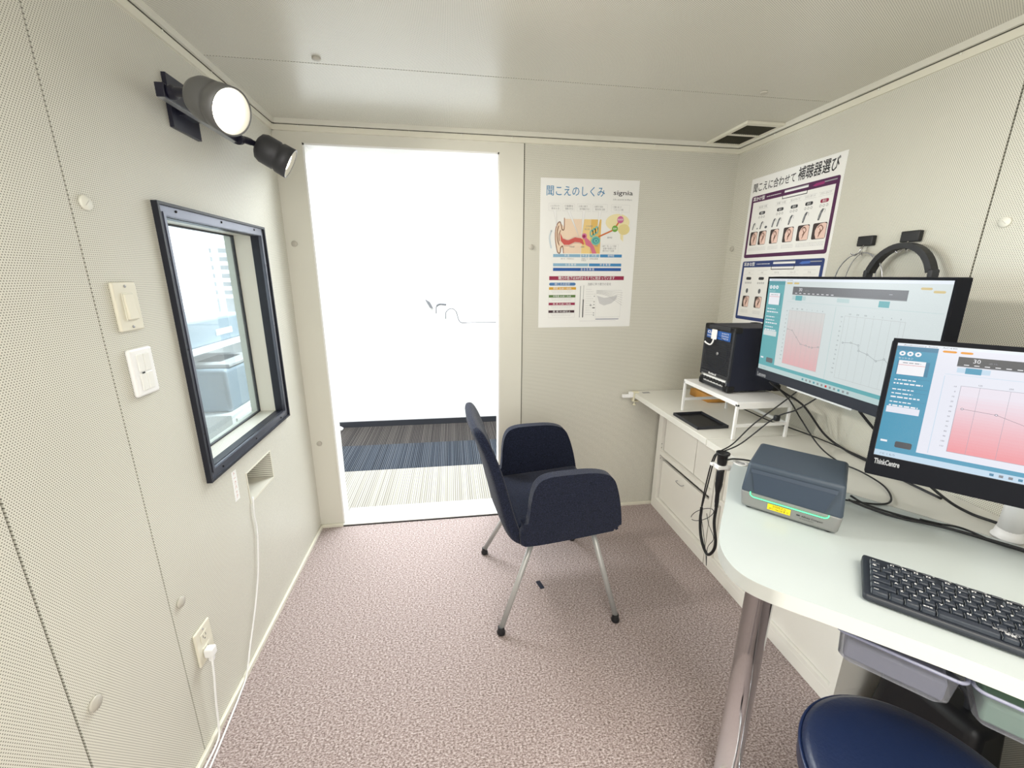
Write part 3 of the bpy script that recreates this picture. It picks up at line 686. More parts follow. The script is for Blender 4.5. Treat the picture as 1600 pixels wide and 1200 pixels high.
# ------------------------------------------------------------------ poster 2 on the right wall
T = Matrix(((0, 0, -1, W - .0006), (-1, 0, 0, 2.046), (0, 1, 0, 1.931), (0, 0, 0, 1)))
m_, p = sheet_obj('poster', T, .541, .77)
p.text('聞こえに合わせて', .035, .083, .043, 'ink', w=.50, bold=.008); p.text('補聴器選び', .56, .080, .056, 'ink', w=.385, bold=.012)
def board(v0, v1, c, title, pen, cols):
    p.rrect(.035, v0, .975, v1, c, 1, .018); p.rect(.062, v0 + .04, .945, v1 - .022, 'paper', 2)
    p.text(title, .055, v0 + .029, .019, 'p_white', 3, w=.15, bold=.02); p.scribble(.23, v0 + .018, .40, 'p_white', 3, .004)
    p.rect(.44, v0 + .008, .69, v0 + .013, 'p_aid2', 5); p.rect(.44, v0 + .013, .69, v0 + .023, 'p_white', 5)
    p.line([(.425, v0 + .03), (.425, v0 + .055), (.685, v0 + .055), (.685, v0 + .03)], .006, 'ink', 4); p.rect(.43, v0 + .04, .68, v0 + .052, 'paper', 5)
    p.poly([(.73, v0 + .024), (.76, v0 + .014), (.84, v0 + .012), (.84, v0 + .026), (.76, v0 + .029)][::-1], pen, 3); p.rect(.84, v0 + .013, .95, v0 + .019, 'p_aid2', 3)
def earpic(u, v, w_, h_):
    p.rrect(u, v, u + w_, v + h_, 'p_hair', 3, .012)
    p.poly([(u + w_ * a, v + h_ * b) for a, b in ((.97, .10), (.80, .02), (.50, .06), (.30, .22), (.20, .45), (.22, .70), (.34, .97), (.97, .97))], 'p_ear', 4)
    p.curve([(u + w_ * .35, v + h_ * .3), (u + w_ * .55, v + h_ * .15), (u + w_ * .75, v + h_ * .35), (u + w_ * .6, v + h_ * .6), (u + w_ * .5, v + h_ * .85)], .008, 'p_eardark', 5)
    p.curve([(u + w_ * .5, v + h_ * .35), (u + w_ * .6, v + h_ * .5), (u + w_ * .48, v + h_ * .65)], .006, 'p_eardark', 5)
def aid(u, v, k=1.0):
    q = [(0, .060), (.004, .036), (.016, .012), (.032, .001), (.044, .003), (.040, .014), (.030, .026), (.024, .044), (.016, .062)]
    p.poly([(u + a * k, v + b * k) for a, b in q], 'p_aid', 4); p.poly([(u + a * k, v + b * k) for a, b in ((.006, .052), (.010, .034), (.020, .016), (.025, .018), (.016, .036), (.012, .054))], 'p_aid2', 5)
    p.curve([(u + .040 * k, v + .004), (u + .056 * k, v + .008), (u + .056 * k, v + .022)], .003, 'p_aid2', 4)
board(.113, .507, 'p_purple', '耳かけ型', 'p_plum', 5)
for (uc, t_, red) in ((.20, '超小型・充電', 0), (.42, '充電・小型', 0), (.575, '耳かけタイプ', 0), (.725, 'スタンダード', 0), (.87, 'パワータイプ', 1)):
    p.line([(uc - .065, .181), (uc + .065, .181)], .0015, 'ink_light', 3); p.text(t_, uc, .195, .010, 'ink_grey', 3, align='c', w=.10); p.line([(uc - .065, .201), (uc + .065, .201)], .0015, 'ink_light', 3)
    p.rrect(uc - .038, .218, uc + .038, .237, 'p_maroon' if red else 'p_aid', 3, .012); p.rrect(uc - .034, .2195, uc + .034, .2355, 'p_maroon' if red else 'ink', 4, .011); p.text('適応', uc, .2325, .010, 'p_white', 5, align='c')
    for k in range(3): p.disc(uc - .03 + .03 * k, .252, .010, 'ink_grey', 3); p.disc(uc - .03 + .03 * k, .252, .0065, 'paper', 4)
aid(.095, .283, .72); p.disc(.165, .322, .012, 'p_aid2', 4, ry=.005); aid(.195, .280, .78); p.disc(.275, .320, .016, 'p_aid', 4, ry=.008)
aid(.345, .275, .85); aid(.405, .275, .85); aid(.535, .272, .9); aid(.685, .270, .95); aid(.835, .266, 1.0)
for u, w_ in ((.085, .095), (.20, .095), (.345, .10), (.50, .11), (.652, .12), (.805, .13)): earpic(u, .341, w_, .086)
for u0, u1 in ((.085, .31), (.34, .46), (.50, .63), (.66, .93)):
    for k in range(3): p.scribble(u0, .442 + k * .008, u1, 'ink_light', 3, .0022)
board(.530, .922, 'p_navy', '耳あな型', 'p_bluepen', 5)
for uc, t_ in ((.15, 'IIC'), (.32, 'CIC'), (.50, 'カナル'), (.68, 'ハーフ'), (.85, 'フル')):
    p.line([(uc - .06, .592), (uc + .06, .592)], .0015, 'ink_light', 3); p.text(t_, uc, .610, .010, 'ink_grey', 3, align='c'); p.line([(uc - .06, .616), (uc + .06, .616)], .0015, 'ink_light', 3)
    p.rrect(uc - .035, .634, uc + .035, .652, 'ink', 3, .012)
    for k in range(4): p.disc(uc - .036 + .024 * k, .672, .009, 'ink_grey', 3); p.disc(uc - .036 + .024 * k, .672, .005, 'paper', 4)
    p.disc(uc, .725, .016, 'p_aid', 4, ry=.016); earpic(uc - .045, .76, .09, .075)
    for k in range(3): p.scribble(uc - .05, .855 + k * .008, uc + .05, 'ink_light', 3, .0022)
tag(m_.build('poster'), 'white hearing aid selection poster with purple and navy clipboards, right wall', 'poster')

# ------------------------------------------------------------------ hooks and headsets on the right wall
def hook(y, z, label):
    t = thing('wall_hook', label, 'hook', (W, y, z), 'black magnetic hooks on the right wall')
    m = MB(); m.rbox(-.018, 0, -.030, .030, -.016, .020, 'black', .003, 3); m.build('magnet_block', t)
    m = MB()
    for s in (-1, 1): m.tube(smooth_path([(-.016, 0, -.014), (-.024, s * .002, -.026), (-.026, s * .006, -.040), (-.032, s * .016, -.050), (-.042, s * .022, -.040)]), .0028, 'chrome', 8)
    m.build('wire_hook', t)
hook(1.345, 1.575, 'black magnetic hook with wire headset hanging from it')
hook(1.187, 1.578, 'black magnetic hook with thick black headphones hanging from it')
hs = thing('wire_headset', 'thin wire bone conduction headset hanging from the left magnetic hook', 'headset', (2.325, 1.325, 1.43))
m_ = MB()
for rx, dx, rr in ((.095, 0, .0022), (.060, .012, .0016)):
    m_.tube([(dx, rx * math.cos(q), .104 * math.sin(q)) for q in [R_(-20 + k * 10) for k in range(23)]], rr, 'steel', 8)
m_.build('headband', hs)
for s in (-1, 1):
    m_ = MB(); m_.rbox(-.012, .006, s * .090 - .010, s * .090 + .010, -.060, -.030, 'dark_grey', .003, 2); m_.build('vibrator', hs)
hp = thing('headphones', 'thick black headphones hanging from the right magnetic hook behind the monitor', 'headphones', (2.318, 1.172, 1.425))
m_ = MB(); a_ = [R_(-5 + k * 7.3) for k in range(27)]
def bandring(m, r0, r1, w_, mt, aa):
    v = []; f = []
    for q in aa:
        for r, x in ((r0, -w_), (r1, -w_), (r1, w_), (r0, w_)): v.append((x, r * math.cos(q), (r + .018) * math.sin(q)))
    for i in range(len(aa) - 1):
        for k in range(4): f.append((i * 4 + k, i * 4 + (k + 1) % 4, (i + 1) * 4 + (k + 1) % 4, (i + 1) * 4 + k))
    f += [(0, 1, 2, 3), tuple((len(aa) - 1) * 4 + k for k in (3, 2, 1, 0))]
    m.add(v, f, mt, False)
bandring(m_, .097, .115, .014, 'black', a_[3:-3]); m_.build('headband', hp)
for s in (-1, 1):
    m_ = MB(); m_.rbox(-.016, .016, s * .107 - .007, s * .107 + .007, -.06, .045, 'dark_grey', .004, 3); m_.build('slider', hp)
for s in (-1, 1):
    m_ = MB(); m_.lathe([(.030, -.02), (.036, -.014), (.036, .01), (.028, .02), (0, .021)], 'black', 24, axis((0, s * .105, -.08), (0, s, 0))); m_.build('ear_cup', hp)

# ================================================================== FURNITURE ON THE RIGHT
DZ = .775
# cabinets
def cabinet(y0, y1, label, cols):
    t = thing('cabinet', label, 'cabinet', (2.05, (y0 + y1) / 2, 0), 'white cabinets under the worktop'); h = (y1 - y0) / 2; dx = W - .014 - 2.05
    m = MB()
    m.rbox(0, .021, -h, h, .001, .0545, 'cab_white', .0015, 2); m.box(.0, dx, -h, h, .055, .075, 'cab_white')
    m.box(.0215, dx, -h + .001, -h + .02, .001, .0555, 'cab_white'); m.box(.0215, dx, h - .05, h - .001, .001, .0555, 'cab_white')
    m.box(0, dx, -h, -h + .02, .0755, .737, 'cab_white'); m.box(0, dx, h - .05, h, .0755, .737, 'cab_white')
    m.box(0, dx, -h + .02, h - .05, .375, .400, 'cab_white'); m.box(0, dx, -h + .02, h - .05, .720, .737, 'cab_white'); m.box(dx - .01, dx, -h + .02, h - .05, .075, .72, 'cab_white')
    m.build('body', t)
    if cols:
        m = MB(); m.rbox(.020, .036, -h + .024, h - .054, .080, .335, 'cab_white', .002, 2); q = MB()
        q.tube(smooth_path([(.018, -.02, .30), (.006, -.02, .298), (.004, 0, .292), (.006, .045, .292), (.018, .045, .296)]), .0022, 'steel', 8)
        d = m.build('drawer', t); q.build('handle', d)
        for a, b in ((-h + .024, -h + .20), (-h + .204, h - .054)):
            m = MB(); m.rbox(.020, .036, a, b, .404, .716, 'cab_white', .002, 2); m.build('door', t)
        for z in (.42, .445, .35, .37):
            m = MB(); m.lathe([(.0025, 0), (.0025, .0006)], 'gap', 8, axis((.006, h - .0503, z), (0, -1, 0))); m.build('peg_hole', t)
    else:
        m = MB(); m.rbox(.012, .028, -h + .022, h - .052, .078, .373, 'cab_white', .002, 2); m.build('front_panel', t)
        m = MB(); m.rbox(.012, .028, -h + .022, h - .052, .402, .718, 'cab_white', .002, 2); m.build('front_panel', t)
    return t
cabinet(1.588, 2.168, 'white open-frame cabinet with drawer, standing against the back wall', 1)
cabinet(.835, 1.582, 'white plain-fronted cabinet behind the chrome table leg', 0)
# worktops
m_ = MB(); m_.rbox(1.858, W - .002, 1.418, D - .004, .743, DZ - .002, 'worktop_white', .002, 2)
tag(m_.build('worktop'), 'white worktop against the back wall, carrying the riser and black speaker', 'worktop')
m_ = MB(); m_.prism([(1.858, 1.34), (1.858, 1.235), (1.885, 1.19), (2.40, .40), (2.40, 0.0), (W - .002, 0.0), (W - .002, 1.414), (1.858, 1.414)][::-1] if 0 else [(1.858, 1.414), (1.858, 1.215), (2.235, .66), (2.235, -.3), (W - .002, -.3), (W - .002, 1.414)], .743, DZ - .003, 'worktop_white')
tag(m_.build('worktop'), 'white worktop along right wall behind the monitors with black cables on it', 'worktop')
# curved desk
dk = thing('desk', 'white round-cornered desk in front carrying grey device and keyboard', 'desk', (1.7, .6, 0))
out = [(1.838, 1.205), (1.753, 1.118), (1.665, 1.005), (1.588, .910), (1.520, .828), (1.478, .770), (1.455, .728), (1.443, .680), (1.447, .636), (1.470, .598), (1.512, .558), (1.562, .514), (1.700, .385), (1.760, .322), (2.02, .05), (2.232, -.17), (2.232, .645), (1.856, 1.200)]
sm = [Vector((x, y, 0)) for x, y in out[:14]]; sp_ = smooth_path(sm, 4)
poly = [(q.x, q.y) for q in sp_] + out[14:]
m_ = MB(); m_.prism([(x - 1.7, y - .6) for x, y in poly], .738, DZ, 'desk_edge', .0012, 2)
o_ = m_.build('desktop', dk)
o_.data.materials.append(MATS['desk_white'])
for pl in o_.data.polygons:
    if pl.normal.z > .9: pl.material_index = 1
m_ = MB(); m_.lathe([(.045, 0), (.045, .006), (.0315, .012), (.0315, .722), (.05, .724), (.05, .738)], 'chrome', 40, rotz(0, (1.537 - 1.7, .675 - .6, 0))); m_.build('leg', dk)
m_ = MB(); m_.lathe([(.0315, 0), (.0315, .738)], 'chrome', 40, rotz(0, (2.10 - 1.7, .08 - .6, 0))); m_.build('leg', dk)
gr = MB(); gr.lathe([(.024, 0), (.024, .003), (.017, .0035), (.016, .0005), (0, .0005)], 'white', 28, rotz(0, (1.838, 1.175, DZ)))
gr.lathe([(.015, 0.0006), (.010, .004), (.004, .002), (0, .005)], 'grey_obj', 9, rotz(0, (1.838, 1.175, DZ)), smooth=False)
tag(gr.build('desk_grommet'), 'white round cable hole with crumpled paper in the desk corner by the black cup', 'grommet')
# clamp at the far corner of the worktop
cl = thing('clamp', 'yellowish plastic clamp with white bar on worktop corner at the back wall', 'clamp', (1.86, 2.14, .775))
m_ = MB(); m_.rbox(-.010, .024, -.014, .014, -.002, .006, 'cream', .002, 2); m_.rbox(-.012, -.003, -.014, .014, -.055, .004, 'cream', .002, 2); m_.rbox(-.010, .024, -.014, .014, -.056, -.049, 'cream', .002, 2); m_.build('jaw', cl)
m_ = MB(); m_.lathe([(.003, 0), (.003, .022), (.010, .023), (.011, .030), (.009, .031)][::-1], 'cream', 16, Matrix.Translation((.004, 0, -.048)) @ Matrix.Rotation(pi, 4, 'X')); m_.build('screw_knob', cl)
m_ = MB(); m_.rbox(-.075, -.008, -.010, .010, -.030, -.010, 'white', .003, 2); m_.rbox(-.034, -.012, -.014, .014, -.024, .004, 'white', .003, 2); m_.build('bar', cl)
m_ = MB(); m_.box(1.905, 1.95, 2.12, 2.145, DZ - .002, DZ - .0015, 'ink_grey'); tag(m_.build('sticker'), 'tiny grey printed sticker on worktop beside the clamp', 'sticker')
# wooden blocks under the riser
m_ = MB(); m_.prism([(2.165, 2.06), (2.175, 1.90), (2.34, 1.88), (2.34, 2.06)][::-1], .7735, .815, 'wood', .001, 1)
tag(m_.build('wooden_block'), 'orange-brown wooden block on the worktop behind the white riser', 'block')
m_ = MB(); m_.rbox(2.20, 2.30, 1.93, 2.03, .815, .83, 'black', .004, 2); tag(m_.build('power_adapter'), 'small black adapter lying on the wooden block behind the riser', 'adapter')
# riser
rs = thing('desk_riser', 'white metal riser shelf under the black speaker', 'riser', (1.958, 1.392, DZ - .002))
rw, rd, rh = .258, .408, .166
m_ = MB(); m_.rbox(0, rw, 0, rd, rh - .010, rh, 'white', .002, 2); m_.box(0, .010, 0, rd, rh - .018, rh - .009, 'white'); m_.box(rw - .010, rw, 0, rd, rh - .018, rh - .009, 'white'); m_.box(0.0115, rw - .0115, .0005, .010, rh - .03, rh - .009, 'white'); m_.build('top', rs)
for x in (0, rw - .011):
    for y in (0, rd - .011):
        m_ = MB(); m_.rbox(x, x + .011, y, y + .011, 0, rh - .009, 'white', .001, 1); m_.build('leg', rs)
m_ = MB(); m_.box(0.011, rw - .011, .002, .009, .055, .068, 'white'); m_.box(rw - .009, rw - .002, .011, rd - .011, .055, .068, 'white'); m_.box(0.011, rw - .011, rd - .009, rd - .002, .055, .068, 'white'); m_.build('stretcher', rs)
# black tray
tr = thing('tray', 'shallow black tray on the worktop in front of the riser', 'tray', (1.880, 1.520, DZ - .002), rz=R_(1))
m_ = MB(); m_.box(.002, .153, .002, .206, 0, .003, 'black'); m_.rbox(0, .155, 0, .005, 0, .014, 'dark_grey', .001, 1); m_.rbox(0, .155, .203, .208, 0, .014, 'dark_grey', .001, 1); m_.rbox(0, .005, 0, .208, 0, .014, 'dark_grey', .001, 1); m_.rbox(.150, .155, 0, .208, 0, .014, 'dark_grey', .001, 1)
m_.build('dish', tr)
# speaker
sk = thing('speaker', 'black cube speaker amplifier on white riser with a white hook on its grille', 'speaker', (1.993, 1.727, .939), rz=R_(-89.6))
sw_, sd, shh = .211, .264, .293   # local x = viewer's right, y = depth
m_ = MB(); m_.rbox(0.002, sw_ - .002, .004, sd - .002, .008, shh - .002, 'navy_box', .006, 3); m_.build('body', sk)
m_ = MB()
m_.rbox(0, .012, -.002, .008, .05, shh - .01, 'dark_grey', .002, 2); m_.rbox(sw_ - .012, sw_, -.002, .008, .05, shh - .01, 'dark_grey', .002, 2)
m_.rbox(0, sw_, -.002, .008, shh - .02, shh - .004, 'dark_grey', .002, 2); m_.rbox(0, sw_, -.002, .006, .058, .075, 'dark_grey', .002, 2); m_.rbox(0, sw_, -.002, .006, .008, .022, 'dark_grey', .002, 2); m_.build('front_frame', sk)
for x in (0, sw_ - .034):
    for y in (0, sd - .034):
        for z0, z1 in ((.004, .034), (shh - .026, shh)):
            m_ = MB(); m_.rbox(x - .002, x + .036, y - .002, y + .036, z0, z1, 'rubber', .006, 3); m_.build('corner_guard', sk)
m_ = MB(); m_.box(.012, sw_ - .012, .0, .006, .078, shh - .02, 'black')
for k in range(22): z = .082 + k * .0088; m_.box(.013, sw_ - .013, -.003, .0, z, z + .0035, 'bezel')
m_.lathe([(.078, 0), (.078, .0012), (.076, .0012), (.076, 0)], 'bezel', 40, cap=False, T=axis((sw_ / 2, -.003, .165), (0, -1, 0)))
m_.build('grille', sk)
m_ = MB(); Ts = Matrix(((1, 0, 0, 0), (0, 0, -1, -.0032), (0, 1, 0, 0), (0, 0, 0, 1)));
s_ = Sheet(m_, Ts @ Matrix.Translation((.022, shh - .026, 0)), .168, .038, .0002)
s_.rect(0, 0, 1, 1, 'p_blue3', 0); s_.text('CUBE', .03, .45, .32, 'p_white', w=.34, bold=.03); s_.text('MONITOR', .03, .85, .2, 'p_white', w=.34)
for k, t_ in enumerate(('30 WATTS', 'MIXING', 'MONITOR')): s_.text(t_, .64, .3 + k * .28, .17, 'p_white', w=.28)
q_ = MB(); s2 = Sheet(q_, Ts @ Matrix.Translation((.06, .073, -.0005)), .10, .012, .0002); s2.text('Roland', .1, .9, .75, 'p_white', w=.55, bold=.03); q_.build('logo', sk)
m_.build('badge', sk)
m_ = MB(); m_.lathe([(.008, 0), (.008, .0008), (0, .0008)], 'steel', 16, axis((sw_ / 2 + .01, -.0035, .165), (0, -1, 0))); m_.build('emblem', sk)
m_ = MB(); m_.box(.012, sw_ - .012, .0, .004, .022, .058, 'steel'); m_.box(.03, sw_ - .02, -.001, .0, .046, .054, 'p_white'); m_.box(.03, sw_ - .02, -.001, .0, .026, .031, 'p_white'); m_.build('control_panel', sk)
for k in range(8):
    m_ = MB(); m_.lathe([(.0082, 0), (.0075, .010), (0, .011)], 'black', 16, axis((.026 + k * .0225, .0, .039), (0, -1, 0))); m_.build('knob', sk)
for x in (.03, sw_ - .03):
    for y in (.03, sd - .03):
        m_ = MB(); m_.lathe([(.010, 0), (.012, .008)], 'rubber', 14, rotz(0, (x, y, 0))); m_.build('foot', sk)
wh = thing('adhesive_hook', 'small white plastic hook stuck on the speaker grille', 'hook', (1.988, 1.727 - .085, 1.165), rz=R_(-89.6))
m_ = MB(); m_.rbox(-.018, .018, -.008, .000, .0, .046, 'white', .005, 3); m_.build('back_plate', wh)
m_ = MB(); m_.tube(smooth_path([(.006, -.008, .010), (.006, -.012, -.012), (-.002, -.018, -.024), (-.020, -.026, -.018), (-.028, -.028, -.012)]), .0035, 'white', 10); m_.build('hook', wh)
for z, w_ in ((1.085, 'lower'), (1.105, 'upper')):
    m_ = MB(); m_.tube([(2.04, 1.735, z), (2.04, 1.765, z)], .004, 'black', 10)
    tag(m_.build('audio_plug'), 'short black audio plug sticking out of the speaker side, the %s one' % w_, 'plug', 'audio plugs in the speaker')

# ------------------------------------------------------------------ cup clamp, probe and hanging cables
ch = thing('probe_holder', 'black cup in a white ring clamp on the worktop corner', 'holder', (1.797, 1.222, .76))
m_ = MB(); m_.rbox(-.022, .022, -.014, .014, -.026, -.008, 'white', .004, 3); m_.rbox(.018, .064, -.012, .012, -.032, -.018, 'white', .003, 2); m_.rbox(-.026, -.004, .02, .034, -.024, -.012, 'white', .003, 2); m_.build('ring_clamp', ch)
m_ = MB(); m_.lathe([(0, -.008), (.016, -.008), (.017, .002), (.019, .030), (.024, .034), (.025, .040), (.021, .041), (.018, .030), (0, .026)], 'black', 28); m_.build('cup', ch)
pb = thing('probe', 'black handheld probe and thick cable loop hanging below the ring clamp', 'probe', (1.797, 1.222, .73))
m_ = MB(); m_.tube(smooth_path([(0, 0, .0), (-.001, -.002, -.05), (.001, .0, -.10), (.003, -.002, -.16)]), [.0135] * 8 + [.013, .0135, .0135, .013, .012, .011, .010, .009] + [.008] * 6 + [.007] * 3, 'black', 16); m_.build('handle', pb)
m_ = MB(); m_.tube(smooth_path([(.003, -.002, -.155), (.004, -.002, -.23), (.008, -.02, -.30), (.010, -.015, -.345), (.008, .01, -.385), (.004, .035, -.375), (.002, .065, -.33), (0, .078, -.27), (0, .080, -.235), (-.002, .078, -.21)]), .0058, 'black', 12); m_.build('thick_cable', pb)
m_ = MB(); m_.tube(smooth_path([(-.002, .080, -.205), (.0, .074, -.10), (.004, .060, .015), (.02, .055, .046), (.08, .06, .075), (.15, .05, .16), (.24, .03, .25), (.30, .02, .31), (.335, .01, .37)]), .0026, 'black', 8)
m_.tube(smooth_path([(-.002, .078, -.215), (.002, .064, -.09), (.006, .052, .02), (.022, .046, .048), (.10, .04, .085), (.19, .0, .20), (.24, -.04, .245), (.30, -.07, .31), (.335, -.08, .37)]), .0026, 'black', 8)
m_.rbox(.186, .206, -.012, .004, .19, .212, 'black', .004, 2)
m_.tube([(.0, .073 + .068 * math.cos(q), -.24 - .055 * math.cos(q) + .026 * math.sin(q)) for q in [2 * pi * k / 28 for k in range(27)]], .0014, 'dark_grey', 8)
m_.tube(smooth_path([(-.002, .078, -.215), (.0, .07, -.26), (.004, .045, -.33), (.006, .02, -.40), (.008, .012, -.44)]), .0013, 'dark_grey', 6)
m_.tube(smooth_path([(.004, .05, -.22), (.006, .03, -.26), (.010, -.004, -.30), (.008, .02, -.36), (.008, .012, -.44)]), .0013, 'dark_grey', 6)
m_.build('thin_cable', pb)

# ------------------------------------------------------------------ audiometer box
dv = thing('audiometer', 'slate and grey hearing test box with green light strip on the desk', 'device', (1.632, .909, DZ), rz=R_(-48))
dw, dd, dh, hb_ = .242, .210, .145, .057
tp = lambda zt: (lambda c: (c.x, c.y, c.z))
def taper_box(m, z0, z1, i0, i1, mt, r):
    m.rbox(0, dw, 0, dd, z0, z1, mt, r, 4, taper=lambda c: ((c.x - dw / 2) * (1 - 2 * (i0 if c.z < (z0 + z1) / 2 else i1) / dw) + dw / 2, (c.y - dd / 2) * (1 - 2 * (i0 if c.z < (z0 + z1) / 2 else i1) / dd) + dd / 2, c.z))
m_ = MB(); taper_box(m_, .004, hb_ + .004, .0055, .0, 'device_grey', .010); m_.build('base', dv)
m_ = MB(); taper_box(m_, hb_ - .006, dh, .0002, .008, 'slate', .009); 
# front recess: sunken trapezoid facets on the upper shell
f0, f1 = .022, .217
m_.add([(f0 - .002, -.0012, dh - .026), (f1 + .002, -.0012, dh - .026), (f1 + .004, .0028, dh - .016), (f0 - .004, .0028, dh - .016)], [(0, 1, 2, 3)], 'slate_deep')
m_.build('lid', dv)
m_ = MB(); v = [(f0, .0015, dh - .024), (f1, .0015, dh - .024), (f1 - .016, -.0015, hb_ + .003), (f0 + .014, -.0015, hb_ + .003)]
m_.add([(x, y - .0016, z) for x, y, z in v] + [(x, .02, z) for x, y, z in v], [(0, 3, 2, 1), (0, 1, 5, 4), (1, 2, 6, 5), (2, 3, 7, 6), (3, 0, 4, 7)], 'slate_deep'); m_.build('front_panel', dv)
m_ = MB(); m_.tube(smooth_path([(f0 + .004, -.0012, hb_ + .002), (f0 + .005, -.0008, hb_ - .007), (f0 + .012, -.0006, hb_ - .0125), (f0 + .022, -.0006, hb_ - .013)], 5) + [Vector((f1 - .022, -.0006, hb_ - .013))] + smooth_path([(f1 - .012, -.0006, hb_ - .0125), (f1 - .006, -.0008, hb_ - .008), (f1 - .005, -.0012, hb_ - .001)], 5), .0014, 'green_glow', 8); m_.build('light_strip', dv)
Tf = Matrix(((1, 0, 0, 0), (0, 0, -1, .0032), (0, 1, 0, 0), (0, 0, 0, 1)))
m_ = MB(); s_ = Sheet(m_, Tf @ Matrix.Translation((.073, .038, .0)) @ Matrix.Rotation(R_(4.5), 4, 'X'), .056, .0185, .0022)
s_.rect(0, 0, 1, 1, 'yellow', 0); s_.text('次回校正日', .5, .44, .30, 'ink', align='c', w=.6); s_.text('2021/06/24まで', .5, .86, .30, 'ink', align='c', w=.86); m_.build('yellow_label', dv, label='yellow calibration label')
m_ = MB(); s_ = Sheet(m_, Tf @ Matrix.Translation((.142, .034, .0)) @ Matrix.Rotation(R_(4.5), 4, 'X'), .062, .016, .0020)
for u in (.04, .08, .12): s_.disc(u, .3, .03, 'ink', 1, ry=.11)
s_.text('Affinity Compact', .20, .48, .34, 'ink', w=.78, bold=.01); s_.text('by Interacoustics', .16, .88, .2, 'ink', w=.5); m_.build('logo', dv)
for x in (.025, dw - .025):
    for y in (.025, dd - .025):
        m_ = MB(); m_.lathe([(.009, 0), (.010, .008)], 'rubber', 12, rotz(0, (x, y, 0))); m_.build('rubber_foot', dv)

